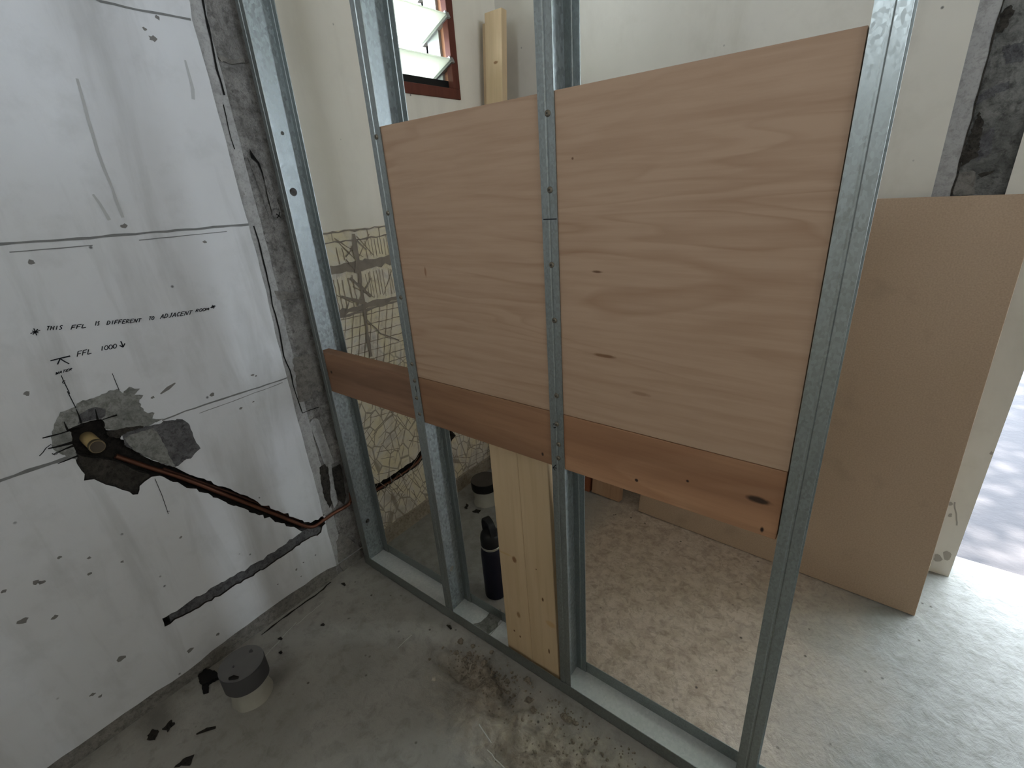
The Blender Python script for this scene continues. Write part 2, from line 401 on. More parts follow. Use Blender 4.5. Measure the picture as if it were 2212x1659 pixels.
# bare band under the white render
bn = [(y, 0.0) for y, z in rband]; bn[-1] = (bn[-1][0], 0)
strip(6, rband, bn, -.005)
wall.add([(0, *p) for p in rband] + [(-.005, *p) for p in rband], [(i, i + 1, len(rband) + i + 1, len(rband) + i) for i in range(len(rband) - 1)], 6)
wall.add([(-.005, rband[-1][0], 0), (-.005, YB, 0), (-.005, YB, .05), (-.005, rband[-1][0], rband[-1][1])], [(0, 1, 2, 3)], 6)
wall.add([(SX - .004, rband[0][0] - .002, 0), (SX - .004, .10, 0), (SX - .004, .10, redge[-1][1]), (SX - .004, rband[0][0] - .002, redge[-1][1] + .001)], [(0, 1, 2, 3)], 4)
# far-room part: cream paint with the window opening, tile adhesive below with the pipe chase
ZT = 1.192
wall.poly([(.095, ZT), (D, ZT), (D, CEIL), (.095, CEIL)], LW(0), [[(WY0, WZ0), (WY1, WZ0), (WY1, WZ1), (WY0, WZ1)]], 1)
ch2 = rough_poly([wl(*q) for q in [(805, 1050), (850, 1024), (897, 992), (915, 960), (925, 925), (960, 915), (985, 940), (962, 972), (925, 975), (905, 1003), (860, 1035), (812, 1066)]], .012, .003)
wall.poly([(.095, 0), (D, 0), (D, ZT), (.095, ZT)], LW(0), [ch2], 2)
wall.skirt(ch2, LW(0), LW(-.03), 8)
cb = [min(p[0] for p in ch2) - .02, max(p[0] for p in ch2) + .02, min(p[1] for p in ch2) - .02, max(p[1] for p in ch2) + .02]
wall.poly([(cb[0], cb[2]), (cb[1], cb[2]), (cb[1], cb[3]), (cb[0], cb[3])], LW(-.03), (), 8)
# solid body of the wall behind the faces (window left open) and window reveal
TB = -.15
wall.skirt([(WY0, WZ0), (WY1, WZ0), (WY1, WZ1), (WY0, WZ1)], LW(0), LW(TB), 1)
for a, b in [((YB - .15, 0), (WY0, CEIL)), ((WY1, 0), (D + .15, CEIL)), ((WY0, 0), (WY1, WZ0)), ((WY0, WZ1), (WY1, CEIL))]:
    wall.box((TB, a[0], a[1]), (-.04, b[0], b[1]), 1)
WALL = wall.build('wall_left', [M_white, M_cream, M_adh, M_smooth, M_conc, M_darkc, M_base, M_fill, M_hole])
tag(WALL, kind='structure')

# joints in the render (thin pressed lines)
jb = MB()
def joint(pxs, w, x=.0008, jit=.35):
    pts = [wl(*q) for q in pxs]
    if pxs[0][0] < 0 or pxs[0][1] < 0: pts = [(YB + .01, pts[0][1])] + pts
    pl = rough_poly(pts, .02, .0009, closed=False); jb.ribbon(pl, w, LW(x), 0, jit)
joint([(-60, 532), (0, 527), (140, 518), (270, 507), (400, 496), (537, 485)], .005)
joint([(20, 545), (130, 536), (200, 530)], .002); joint([(300, 519), (420, 507), (490, 500)], .002)
joint([(350, 908), (400, 888), (480, 862), (560, 836), (620, 816)], .004)
joint([(430, 893), (500, 868), (610, 826)], .0016)
joint([(-60, 1068), (0, 1038), (60, 1018), (110, 1000), (165, 980)], [.012] * 0 or .008, .0009, .6)
joint([(200, -5), (216, 2), (300, 22), (380, 36), (412, 43)], .005)

jb.build('render_joint', M_jt, WALL)
jb = MB()
joint([(166, 170), (178, 215), (188, 255), (200, 290), (212, 328), (225, 365), (250, 430), (266, 470)], .006, .0008, .5)
joint([(200, 420), (215, 440), (238, 475)], .008, .0008, .7); joint([(400, 130), (412, 170), (418, 215)], .007, .0008, .7)
jb.build('run_stain', plain('grey_run_stain', rgb(176, 176, 174), .9, 0, .12, 40), WALL)
# stains, knocks and drill spots in the render
kb = MB()
for x, y, r in [(312, 63, 3), (330, 83, 5), (268, 488, 4), (442, 523, 3), (67, 566, 4), (340, 38, 4), (545, 810, 3), (553, 812, 2), (547, 868, 2), (520, 882, 3), (458, 853, 4), (58, 850, 4), (128, 1204, 3), (192, 1205, 3), (193, 1240, 3), (77, 1258, 5), (90, 1258, 4), (264, 1213, 3), (262, 1422, 6), (410, 1405, 6), (330, 858, 3), (470, 1370, 4), (118, 1333, 4), (391, 1160, 3), (8, 1277, 3), (200, 1500, 4), (217, 1503, 3), (560, 1075, 2), (640, 1230, 3), (655, 1215, 2), (650, 1245, 2), (600, 1262, 2), (596, 1310, 2), (50, 1340, 6)]:
    y0, z0 = wl(x, y); rr = r / 690
    pl = [(y0 + rr * (1 + random.uniform(-.4, .4)) * math.cos(a), z0 + rr * .8 * (1 + random.uniform(-.4, .4)) * math.sin(a)) for a in [k * math.pi / 5 for k in range(10)]]
    kb.poly(pl, LW(.0006), (), 0)
kb.ribbon([z4(1570, 245), z4(1650, 185), z4(1725, 130)], [.003, .009, .003], LW(.0006), 0)
kb.build('plaster_knock', plain('knocked_plaster', rgb(120, 117, 113), .9), WALL)
# mortar patches around the broken hole
pt = MB()
pa = rough_poly([z4(*q) for q in [(600, 622), (640, 640), (650, 730), (690, 840), (700, 925), (600, 905), (480, 840), (440, 760), (440, 640), (460, 560), (530, 430), (640, 390), (760, 310), (900, 275), (1050, 205), (1120, 190), (1180, 240), (1240, 170), (1300, 190), (1360, 190), (1300, 250), (1390, 260), (1350, 330), (1400, 420), (1440, 445), (1505, 440), (1490, 500), (1600, 500), (1480, 560), (1350, 585), (1180, 640), (1010, 615), (960, 505), (840, 525), (740, 548)]], .006, .0026)
pt.poly(pa, LW(.0014), (), 0)
pb = rough_poly([z4(*q) for q in [(1010, 622), (1180, 640), (1350, 590), (1480, 570), (1650, 520), (1800, 505), (1865, 560), (1900, 640), (1930, 720), (1985, 810), (1900, 900), (1800, 950), (1720, 1003), (1560, 955), (1400, 888), (1280, 818), (1200, 780), (1150, 652)]], .006, .0026)
pt.poly(pb, LW(.0012), (), 1)
pc = rough_poly([z4(*q) for q in [(1180, 700), (1330, 650), (1500, 600), (1620, 800), (1720, 1003), (1560, 955), (1400, 888), (1280, 818)]], .006, .0022)
pt.poly(pc, LW(.002), (), 0)
pd = rough_poly([z4(*q) for q in [(700, 560), (730, 450), (830, 400), (900, 380), (1000, 400), (1000, 470), (950, 500), (840, 520), (740, 545)]], .012, .003)
pt.poly(pd, LW(.002), (), 1)
pe = rough_poly([z4(*q) for q in [(1010, 640), (1180, 600), (1450, 565), (1340, 600), (1220, 640), (1150, 700), (1040, 690)]], .006, .0022)
pt.poly(pe, LW(.0024), (), 2)
pt.build('mortar_patch', [M_patch, M_fill, M_darkc], WALL)
# grinder cuts radiating from the hole
gc = MB()
for a, b, w in [((340, 700), (620, 625), .004), ((400, 810), (660, 745), .009), ((500, 965), (710, 885), .006), ((960, 510), (1115, 460), .007), ((565, 530), (610, 630), .006), ((690, 400), (745, 545), .006), ((890, 400), (915, 510), .006), ((450, 870), (660, 780), .006), ((640, 600), (760, 560), .009)]:
    w *= .72; pl = rough_poly([z4(*a), z4(*b)], .012, .0008, closed=False); n = len(pl)
    gc.ribbon(pl, [w * (.35 + .65 * i / max(1, n - 1)) if a[0] < b[0] and w > .0041 else w for i in range(n)], LW(.0032), 0, .2)
gc.build('grinder_cut', M_crack, WALL)

# handwriting
GL = {'T': [[(0, 1), (1, .98)], [(.5, 1), (.42, 0)]], 'H': [[(0, 0), (.08, 1)], [(.85, 0), (.92, 1)], [(.05, .5), (.9, .52)]], 'I': [[(.5, 0), (.5, 1)]],
 'S': [[(.95, .9), (.35, .95), (.2, .65), (.8, .42), (.75, .08), (.1, .02)]], 'F': [[(0, 0), (.1, 1), (1, 1.02)], [(.05, .5), (.8, .52)]], 'L': [[(.15, 1), (0, 0), (.95, .06)]],
 'D': [[(.05, 0), (.15, 1), (.75, .85), (.95, .45), (.6, .08), (-.05, .02)]], 'E': [[(1, 1), (.15, .98), (.0, 0), (.95, .05)], [(.08, .5), (.8, .53)]],
 'R': [[(0, 0), (.1, 1), (.8, .9), (.75, .6), (.08, .48), (.95, 0)]], 'N': [[(0, 0), (.15, 1), (.8, 0), (1, 1)]],
 'O': [[(.5 + .48 * math.cos(t), .5 + .5 * math.sin(t)) for t in [k * math.pi / 6 for k in range(13)]]],
 'A': [[(0, 0), (.55, 1), (.95, 0)], [(.2, .38), (.82, .4)]], 'J': [[(.45, 1), (1, 1)], [(.75, 1), (.7, .15), (.4, 0), (.1, .2)]], 'C': [[(.95, .9), (.45, .98), (.1, .5), (.35, .03), (.95, .12)]],
 'M': [[(0, 0), (.18, 1), (.5, .3), (.85, 1), (1, 0)]], 'W': [[(0, 1), (.22, 0), (.5, .7), (.75, 0), (1, 1)]], '1': [[(.5, 0), (.55, 1)]]}
GL['0'] = GL['O']
hw = MB()
def stroke(pts, w=.0018):
    seg = [pts[0]]                                   # pen turns sharply: start a new ribbon there
    for i in range(1, len(pts)):
        seg.append(pts[i])
        if i < len(pts) - 1:
            a = math.atan2(pts[i][1] - pts[i - 1][1], pts[i][0] - pts[i - 1][0]); b = math.atan2(pts[i + 1][1] - pts[i][1], pts[i + 1][0] - pts[i][0])
            if abs((b - a + math.pi) % (2 * math.pi) - math.pi) > .9:
                hw.ribbon([z5(*p) for p in seg], w, LW(.0012), 0, .15); seg = [pts[i]]
    hw.ribbon([z5(*p) for p in seg], w, LW(.0012), 0, .15)
def word(txt, x0, x1, yb0, yb1, h0, h1, slant=.24, w=.0018):
    n = len(txt); cw = (x1 - x0) / n
    for i, ch in enumerate(txt):
        for st in GL[ch]:
            pts = []
            for u, v in st:
                t = (i + u * .82 + .06) / n
                base = yb0 + (yb1 - yb0) * t; hh = h0 + (h1 - h0) * t
                pts.append((x0 + (x1 - x0) * t + v * hh * slant, base - v * hh))
            stroke(pts, w)
word('THIS', 362, 530, 386, 374, 42, 40); word('FFL', 610, 770, 378, 355, 42, 36); word('IS', 843, 895, 338, 335, 44, 40)
word('DIFFERENT', 965, 1312, 330, 302, 40, 36); word('TO', 1382, 1440, 285, 278, 36, 34); word('ADJACENT', 1497, 1818, 270, 226, 44, 40, .3)
word('ROOM', 1850, 1985, 204, 184, 30, 24, .35)
word('FFL', 672, 826, 648, 612, 52, 46, .1); word('1000', 900, 1072, 590, 558, 44, 40, .05)
word('WATER', 455, 625, 828, 780, 28, 24, .4, .0014)
for c, r in [((258, 400), 48), ((2027, 150), 26)]:
    for k, (a, f) in enumerate([(2.75, 1.1), (1.25, .95), (.35, .7), (2.2, .9)]):
        stroke([(c[0] - r * f * math.cos(a), c[1] - r * f * math.sin(a) * .8), (c[0] + r * f * math.cos(a), c[1] + r * f * math.sin(a) * .8)], .0018 if r > 30 else .002)
stroke([(1108, 492), (1120, 520), (1130, 551)], .0026); stroke([(1095, 535), (1131, 552), (1150, 514)], .0026)
stroke([(408, 688), (500, 664), (606, 640)], .0030); stroke([(505, 668), (478, 724)], .0024); stroke([(508, 668), (550, 695), (596, 718)], .0024)
stroke([(515, 832), (540, 890), (575, 960), (602, 1016)], .0016); stroke([(556, 884), (535, 888), (527, 904), (540, 914), (558, 908)], .0014)
def stroke4(pts, w=.0014): hw.ribbon([z4(*p) for p in pts], w, LW(.0034), 0, .15)
stroke4([(600, 215), (690, 390)], .0018); stroke4([(1065, 28), (1100, 115), (1138, 205)]); stroke4([(1508, 1120), (1580, 1290), (1648, 1486)]); stroke4([(1632, 1462), (1662, 1458)])
stroke4([(310, 885), (345, 850), (380, 800), (430, 765), (440, 775)], .0018); stroke4([(440, 860), (470, 875), (495, 862), (480, 845)], .0018)
o = hw.build('handwriting', M_mark, WALL); o['label'] = 'black marker handwriting about FFL heights'
# crack, core grooves and gouge in the stripped strip
cr = MB()
for pxs, w in [([(435, -20), (445, 30), (458, 85), (470, 150), (487, 205)], .005), ([(484, 225), (495, 275), (508, 322)], .0025), ([(550, 488), (560, 520), (572, 570), (585, 625), (590, 660), (605, 715), (615, 770), (628, 800), (634, 830), (645, 865), (655, 893)], .0035)]:
    cr.ribbon(rough_poly([wl(*q) for q in pxs], .02, .0012, closed=False), w, LW(SX + .002), 0, .4)
cr.ribbon([wl(*q) for q in [(655, 893), (672, 886), (690, 880)]], .0022, LW(SX + .002), 0, .4)
cr.ribbon([wl(*q) for q in [(598, 462), (604, 466), (608, 470)]], .0024, LW(SX + .002)); cr.ribbon([wl(*q) for q in [(606, 458), (604, 466), (600, 471)]], .0024, LW(SX + .002))
cr.build('wall_crack', M_crack, WALL)
gr = MB()
def groove(p0, p1, r, x, mi, depth=.8):
    a = Vector((x, *wl(*p0, x))); b = Vector((x, *wl(*p1, x))); d = (b - a).normalized(); e = Vector((1, 0, 0)); s = d.cross(e)
    rows = []
    for i, t in enumerate([0, .03, .08, .3, .6, .9, 1]):
        rr = r * (.35 if t == 0 else .8 if t == .03 else 1); c = a.lerp(b, t)
        rows.append([c + s * math.cos(q) * rr + e * (.002 - .0 + (-math.sin(q) * rr * depth * .2)) for q in [k * math.pi / 8 for k in range(9)]])
    v = [p for r_ in rows for p in r_]
    gr.add(v, [(i * 9 + k, i * 9 + k + 1, (i + 1) * 9 + k + 1, (i + 1) * 9 + k) for i in range(len(rows) - 1) for k in range(8)], mi)
groove((545, 325), (595, 468), .020, SX - .003, 0)
groove((676, 905), (712, 1005), .017, SX - .003, 1)
def blob(pxs, x, mi, amp=.003): gr.poly(rough_poly([wl(*q, x) for q in pxs], .01, amp), LW(x), (), mi)
gr.ribbon([wl(*q) for q in [(541, 322), (548, 338), (560, 352), (568, 372), (574, 395)]], [.001, .010, .006, .004, .001], LW(SX + .0012), 2, .2)
gr.ribbon([wl(*q) for q in [(574, 395), (580, 425), (590, 462)]], [.001, .004, .002], LW(SX + .0012), 4, .2)
blob([(632, 775), (660, 765), (690, 775), (695, 810), (700, 850), (680, 842), (668, 862), (645, 870), (638, 820)], SX + .0004, 3)
blob([(690, 1010), (702, 1002), (712, 1015), (716, 1050), (720, 1085), (712, 1098), (700, 1075), (694, 1045)], SX + .0004, 4, .002)
blob([(716, 1012), (735, 1002), (742, 1030), (748, 1070), (744, 1090), (730, 1080), (722, 1050)], SX + .0004, 4, .002)
blob([(706, 1000), (716, 1000), (722, 1050), (730, 1085), (722, 1098), (714, 1075), (712, 1030)], SX + .004, 5, .002)
blob([(470, 120), (500, 128), (525, 122), (530, 135), (505, 138), (478, 134)], SX + .0004, 3)
blob([(592, 628), (640, 632), (652, 645), (600, 648)], SX + .0004, 3, .002)
blob([(726, 1170), (735, 1150), (775, 1180), (790, 1220), (740, 1235), (730, 1210)], SX + .0006, 3)
gr.build('stripped_concrete_scar', [M_conc, M_smooth, M_crack, M_base, M_darkc, M_smooth], WALL)

# combed adhesive ridges of the lost tiles
ad = MB()
rnd = random.Random(11)
def arc(y0, z0, ang, ln, bend, w, mi=0, x=.0012):
    pts = []; a = ang; y, z = y0, z0; n = max(3, int(ln / .012))
    for i in range(n):
        if .096 < y < D - .01 and .06 < z < ZT: pts.append((y, z))
        elif pts: break
        y += math.cos(a) * ln / n; z += math.sin(a) * ln / n; a += bend / n + rnd.uniform(-.04, .04)
    if len(pts) > 2: ad.ribbon(pts, w, LW(x + rnd.uniform(0, .0006)), mi, .55)
off_ = [0.]
def line(p, q, w, mi=0, j=.0012):
    off_[0] = (off_[0] + .00007) % .0012
    pl = rough_poly([p, q], .014, j, closed=False)
    pl = [u for u in pl if .096 < u[0] < D - .01 and .062 < u[1] < ZT]
    if len(pl) > 2: ad.ribbon(pl, [w * rnd.uniform(.55, 1.25) for _ in pl], LW(.0010 + off_[0]), mi, .25)
def comb(y0, y1, z0, z1, sp, w, keep=.85, lean=0.):
    y = y0
    while y < y1:
        if rnd.random() < keep: line((y + lean * .5, z0 + rnd.uniform(0, .012)), (y - lean * .5 + rnd.uniform(-.003, .003), z1 - rnd.uniform(0, .012)), w)
        y += sp * rnd.uniform(.8, 1.25)
# trowel combing under the paint line, thick bed joints, a rectangular key grid lower down
comb(.10, D, 1.158, 1.19, .012, .0034); comb(.27, D, 1.09, 1.16, .0125, .0024); comb(.10, .24, 1.09, 1.15, .02, .003, .5)
comb(.25, D, .955, 1.055, .0125, .0024); comb(.10, .2, .93, 1.05, .014, .0034, .8)
for k in range(16):
    y = rnd.uniform(.1, .95); z = rnd.choice([1.10, .96]); s_ = rnd.choice([-1, 1]); line((y, z), (y + s_ * rnd.uniform(.05, .11), z + rnd.uniform(.05, .09)), .0032)
for z0 in [.905, .868, .838, .806, .776, .745, .712]:
    line((.097, z0 + .012), (D - .02, z0 - .03 + rnd.uniform(-.01, .01)), .0030)
y = .11
while y < D:
    if rnd.random() < .85: line((y + .035, .925), (y - .03, .70), .0028)
    y += rnd.uniform(.018, .036)
# broken cross keys lower on the wall
for yi in range(8):
    for zi in range(5):
        cy2, cz2 = .10 + yi * .12 + rnd.uniform(-.02, .02), .09 + zi * .13 + rnd.uniform(-.02, .02); a = rnd.choice([.35, .6, -.25, 1.2]) + rnd.uniform(-.1, .1); sp = rnd.uniform(.02, .032)
        for k in range(6):
            for aa, kp in ((a, .62), (a + 1.45, .5)):
                if rnd.random() > kp: continue
                o_ = (k - 2.5) * sp; L_ = rnd.uniform(.03, .075)
                cx2, cz3 = cy2 - math.sin(aa) * o_, cz2 + math.cos(aa) * o_
                line((cx2 - math.cos(aa) * L_, cz3 - math.sin(aa) * L_), (cx2 + math.cos(aa) * L_, cz3 + math.sin(aa) * L_), .0026)
for z0, w in [(1.188, .006), (1.158, .005), (1.073, .030), (1.085, .012), (.940, .022), (.925, .010)]:
    pl = [(.097 + k * .02, z0 + rnd.uniform(-.003, .003)) for k in range(26)]
    off_[0] += .0001; ad.ribbon(pl, [w * rnd.uniform(.5, 1.15) for _ in pl], LW(.0024 + off_[0]), 1, .3)
for q, (pxs, w) in enumerate([([(762, 505), (768, 540), (775, 580), (778, 620), (785, 660), (792, 720), (800, 770)], .018), ([(755, 600), (780, 620), (800, 640)], .013), ([(790, 540), (770, 520), (745, 555)], .007), ([(745, 560), (775, 590)], .006), ([(735, 640), (765, 648), (790, 655)], .015), ([(770, 660), (800, 600)], .007), ([(740, 690), (752, 650)], .006), ([(790, 690), (820, 720), (860, 735)], .006), ([(768, 590), (770, 560), (762, 530)], .02)]):
    pl = rough_poly([wl(*u) for u in pxs], .02, .0012, closed=False); ad.ribbon(pl, [w * .75 * rnd.uniform(.6, 1.2) for _ in pl], LW(.0042 + q * .0002), 1, .25)
o = ad.build('adhesive_ridge', [M_ridge, M_ridged], WALL); o['kind'] = 'stuff'; o['label'] = 'combed brown tile adhesive ridges'
# curb at the foot of that wall
cb_ = MB(); n = 30
pr_ = [(.0, .062), (.006, .058), (.012, .012), (.016, 0)]
vs = []; 
for i in range(n + 1):
    y = .092 + (D - .092) * i / n
    for x, z in pr_: vs.append((x + .004 * mnoise.noise(Vector((x * 9, y * 14, z * 9))) * (x > 0), y, max(0, z + .005 * mnoise.noise(Vector((3, y * 18, z * 9))) * (z > 0))))
cb_.add(vs, [(i * 4 + k, i * 4 + k + 1, (i + 1) * 4 + k + 1, (i + 1) * 4 + k) for i in range(n) for k in range(3)])
tag(cb_.build('baseboard_left', concrete('render_curb', rgb(150, 140, 124), rgb(168, 158, 142), rgb(120, 108, 92), .4, 2), smooth=True), kind='structure')

# ------------------------------------------------------------------ setting: far wall, other walls, floor, ceiling
fw = MB()
CX0, CX1 = 1.458, 1.602
fw.poly([(0, 0), (CX0, 0), (CX0, CEIL), (0, CEIL)], FW(D), (), 0)
fw.poly([(CX1, 0), (DX0, 0), (DX0, DZ), (DX1, DZ), (DX1, 0), (XR, 0), (XR, CEIL), (CX1, CEIL)], FW(D), (), 0)
fw.poly([(CX0, 0), (CX0 + .042, 0), (CX0 + .042, CEIL), (CX0, CEIL)], FW(D + .004), (), 1)
fw.poly([(CX0 + .042, 0), (CX1, 0), (CX1, CEIL), (CX0 + .042, CEIL)], FW(D + .012), (), 2)
for x, a, b, mi in [(CX0, 0, .004, 1), (CX0 + .042, .004, .012, 2), (CX1, .012, 0, 2)]:
    fw.add([(x, D + a, 0), (x, D + b, 0), (x, D + b, CEIL), (x, D + a, CEIL)], [(0, 1, 2, 3)], mi)
for pa_, pb_ in [((DX0, 0), (DX0, DZ)), ((DX0, DZ), (DX1, DZ)), ((DX1, DZ), (DX1, 0))]:
    fw.add([(pa_[0], D, pa_[1]), (pb_[0], D, pb_[1]), (pb_[0], D + .13, pb_[1]), (pa_[0], D + .13, pa_[1])], [(0, 1, 2, 3)], 0)
for a, b in [((-.15, 0), (DX0, CEIL)), ((DX1, 0), (XR + .15, CEIL)), ((DX0, DZ), (DX1, CEIL))]:
    fw.box((a[0], D + .02, a[1]), (b[0], D + .13, b[1]), 0)
FARW = tag(fw.build('wall_far', [M_farw, M_smooth, M_farc]), kind='structure')
fs = MB()
def fwp(px, py, y=D): p = at(px, py, 1, y); return (p.x, p.z)
def fblob(pxs, y, mi, amp=.004): fs.poly(rough_poly([fwp(*q, y) for q in pxs], .005, amp * .8), FW(y), (), mi)
fs.ribbon(rough_poly([(CX0 + .042, z * .2 + .9) for z in range(8)], .03, .0015, closed=False), .004, FW(D + .003), 0, .5)
fblob([(2092, 300), (2115, 240), (2125, 260), (2118, 300), (2112, 340), (2075, 360), (2080, 330)], D + .0105, 0)
fblob([(2160, 30), (2185, 10), (2190, 30), (2165, 70), (2152, 70)], D + .0105, 0)
fblob([(2112, 376), (2150, 366), (2144, 374), (2120, 384)], D + .010, 0, .0015)
fblob([(2055, 380), (2100, 368), (2108, 372), (2104, 420), (2060, 422)], D + .011, 1, .002)
fblob([(2112, 205), (2150, 185), (2180, 175), (2180, 190), (2140, 210), (2110, 225)], D + .010, 2)
fblob([(2100, 320), (2125, 290), (2150, 270), (2140, 330), (2110, 350)], D + .0108, 2)
fblob([(2165, 100), (2212, 90), (2212, 130), (2170, 140)], D + .0108, 2)
fs.build('stripped_concrete_scar', [M_darkc, M_base, M_fill], FARW)
ks = MB()
for x, z, r in [(1.675, .37, .006), (1.74, .47, .004), (1.69, .27, .006), (1.70, .23, .005), (1.725, .08, .012), (1.705, .06, .01)]:
    ks.poly([(x + r * (1 + random.uniform(-.3, .3)) * math.cos(k * .628), z + 1.4 * r * (1 + random.uniform(-.3, .3)) * math.sin(k * .628)) for k in range(10)], FW(D - .0008))
ks.ribbon(rough_poly([(1.70, .28), (1.712, .24), (1.722, .20)], .01, .002, closed=False), .004, FW(D - .0008))
ks.build('plaster_knock', plain('far_wall_knock', rgb(158, 152, 142), .9), FARW)
wr = MB()
for a, b in [((YB - .15, 0), (RY0, CEIL)), ((RY1, 0), (D + .15, CEIL)), ((RY0, 0), (RY1, RZ0)), ((RY0, RZ1), (RY1, CEIL))]:
    wr.box((XR, a[0], a[1]), (XR + .13, b[0], b[1]))
M_warm = plain('warm_wall_paint', rgb(208, 200, 186), .9)
tag(wr.build('wall_right', M_warm), kind='structure')
wb = MB()
for a, b in [((-.15, 0), (BX0, CEIL)), ((BX1, 0), (XR + .15, CEIL)), ((BX0, 0), (BX1, BZ0)), ((BX0, BZ1), (BX1, CEIL))]:
    wb.box((a[0], YB - .13, a[1]), (b[0], YB, b[1]))
tag(wb.build('wall_back', M_warm), kind='structure')
ce = MB(); ce.box((-.15, YB - .15, CEIL), (XR + .15, D + .15, CEIL + .12)); tag(ce.build('ceiling', plain('ceiling_lining', rgb(206, 198, 184), .9)), kind='structure')
# floor with a torn-up strip in front of the track
def axis(lo, hi, a, b, fine, coarse):
    v = [lo]
    while v[-1] < hi - 1e-6:
        st = fine if a - 1e-6 <= v[-1] < b else coarse
        nx = v[-1] + st
        if v[-1] < a < nx: nx = a
        v.append(min(nx, hi))
    return v
fx = axis(-.04, XR, .44, 1.62, .010, .12); fy = axis(YB, D + .13, -.46, -.004, .010, .12)
def fz(x, y):
    m = 0.
    for cx, cy, rx, ry in [(1.08, -.17, .46, .14), (.66, -.09, .16, .065), (1.42, -.1, .2, .12)]:
        d = math.hypot((x - cx) / rx, (y - cy) / ry); m = max(m, min(1, max(0, (1.1 - d) * 2.2)))
    m *= min(1, max(0, (-.012 - y) / .03))
    n = mnoise.fractal(Vector((x * 9, y * 9, 1.3)), 1., 2.1, 5); n2 = mnoise.noise(Vector((x * 34, y * 34, 4))); n3 = mnoise.noise(Vector((x * 70, y * 70, 9)))
    rg = abs(mnoise.noise(Vector((x * 6, y * 14, 7))))
    z = m * (-.012 + .026 * n + .010 * n2 + .005 * n3 - .012 * max(0, .25 - rg))
    if m > 0: z = min(z, .010)
    # oblong hole left by a core bit
    ux, uy = x - .735, y + .055; c, s = math.cos(-.5), math.sin(-.5); uu, vv = ux * c + uy * s, -ux * s + uy * c
    d = max(abs(uu) / .075, abs(vv) / .02); z -= .022 * min(1, max(0, (1.15 - d) * 4)) * min(1, max(0, (-.012 - y) / .012))
    return z
fl = MB(); nx, ny = len(fx), len(fy)
fl.add([(x, y, fz(x, y)) for y in fy for x in fx], [(j * nx + i, j * nx + i + 1, (j + 1) * nx + i + 1, (j + 1) * nx + i) for j in range(ny - 1) for i in range(nx - 1)])
FLOOR = tag(fl.build('floor', M_floor, smooth=True), kind='structure')
fb = MB(); fb.box((-.15, YB - .15, -.2), (XR + .15, D + .13, -.06)); fb.build('floor_slab', M_base, FLOOR)
# floor scars: crack beside the wall, dark pits
fc = MB(); FL = lambda z: (lambda x, y: (x, y, z))
def flp(px, py): p = at(px, py, 2, 0); return (p.x, p.y)
fc.ribbon(rough_poly([flp(*q) for q in [(715, 1258), (690, 1280), (660, 1300), (630, 1322), (600, 1345), (565, 1372)]], .015, .002, closed=False), [.003 + .006 * random.random() for _ in range(60)][:200] and .006, FL(.0012), 0, .6)
for pxs in [[(318, 1590), (330, 1575), (345, 1580), (335, 1600), (320, 1600)], [(350, 1575), (370, 1555), (378, 1565), (362, 1582)], [(375, 1659), (395, 1640), (420, 1630), (410, 1655)], [(1028, 1100), (1040, 1102), (1034, 1110), (1020, 1106)], [(1003, 1098), (1008, 1088), (1012, 1092), (1008, 1102)]]:
    fc.poly(rough_poly([flp(*q) for q in pxs], .005, .0026), FL(.0012), (), 0)
fc.build('floor_pit', M_hole, FLOOR)
sk = MB()
for a, b in [((640, 1345), (560, 1432)), ((1035, 1565), (1062, 1605)), ((1052, 1620), (1090, 1659)), ((700, 1300), (640, 1350)), ((860, 1400), (890, 1372))]:
    sk.ribbon(rough_poly([flp(*a), flp(*b)], .015, .0015, closed=False), .0022, FL(.001), 0, .5)
sk.build('floor_scratch', plain('floor_scratch', rgb(185, 183, 178), .9), FLOOR)
gd = MB(); gd.box((-8, D + .13, -.12), (12, 14, -.012)); gd.box((XR + .15, -10, -.12), (12, D + .13, -.012)); gd.box((-8, -10, -.12), (XR + .15, YB - .15, -.012)); gd.box((-8, YB - .15, -.12), (-.15, D + .13, -.012))
ev = MB(); ev.box((XR + .13, YB - .75, 2.44), (XR + .13 + .55, D + .15, 2.52)); ev.box((-.15, YB - .75, 2.46), (XR + .13, YB - .13, 2.52)); tag(ev.build('added_eaves', M_farw), kind='structure')  # unseen eaves added over the two high windows to cut steep sky light

def paving():
    m = NM('outdoor_paving', .85); a = m.noise(5, 6, .6); m.col(m.mix(a, rgb(38, 37, 40), rgb(47, 45, 48))); m.bump(m.noise(40, 5), .3, .006); return m.m
tag(gd.build('ground', paving()), kind='structure')

# ------------------------------------------------------------------ louvre window
WIN = empty('window_1', (0, (WY0 + WY1) / 2, WZ0), kind='structure')
WIN_M = WIN.matrix_world.copy(); wo = Vector(WIN.location)
def winpart(mb, name, mats, **k):
    mb.v = [(x - wo.x, y - wo.y, z - wo.z) for x, y, z in mb.v]; return mb.build(name, mats, WIN, **k)
M_brown = wood('dark_red_brown_frame', rgb(70, 36, 26), rgb(96, 50, 38), rgb(112, 62, 48), 'Z', 1, 5, 3.)
M_reveal = wood('inner_frame', rgb(140, 92, 66), rgb(178, 128, 100), rgb(196, 150, 122), 'Z', 1, 5, 5.)
M_alu = plain('aluminium_clip', rgb(150, 152, 150), .4, .6)
M_blk = plain('black_seal', rgb(18, 17, 16), .7)
f = MB(); t = .034
f.box((-.02, WY0, WZ0), (.006, WY1, WZ0 + t)); f.box((-.02, WY0, WZ1 - t), (.006, WY1, WZ1)); f.box((-.02, WY0, WZ0 + t), (.006, WY0 + t, WZ1 - t)); f.box((-.02, WY1 - t, WZ0 + t), (.006, WY1, WZ1 - t))
winpart(f, 'frame', M_brown, bevel=.002)
f = MB()
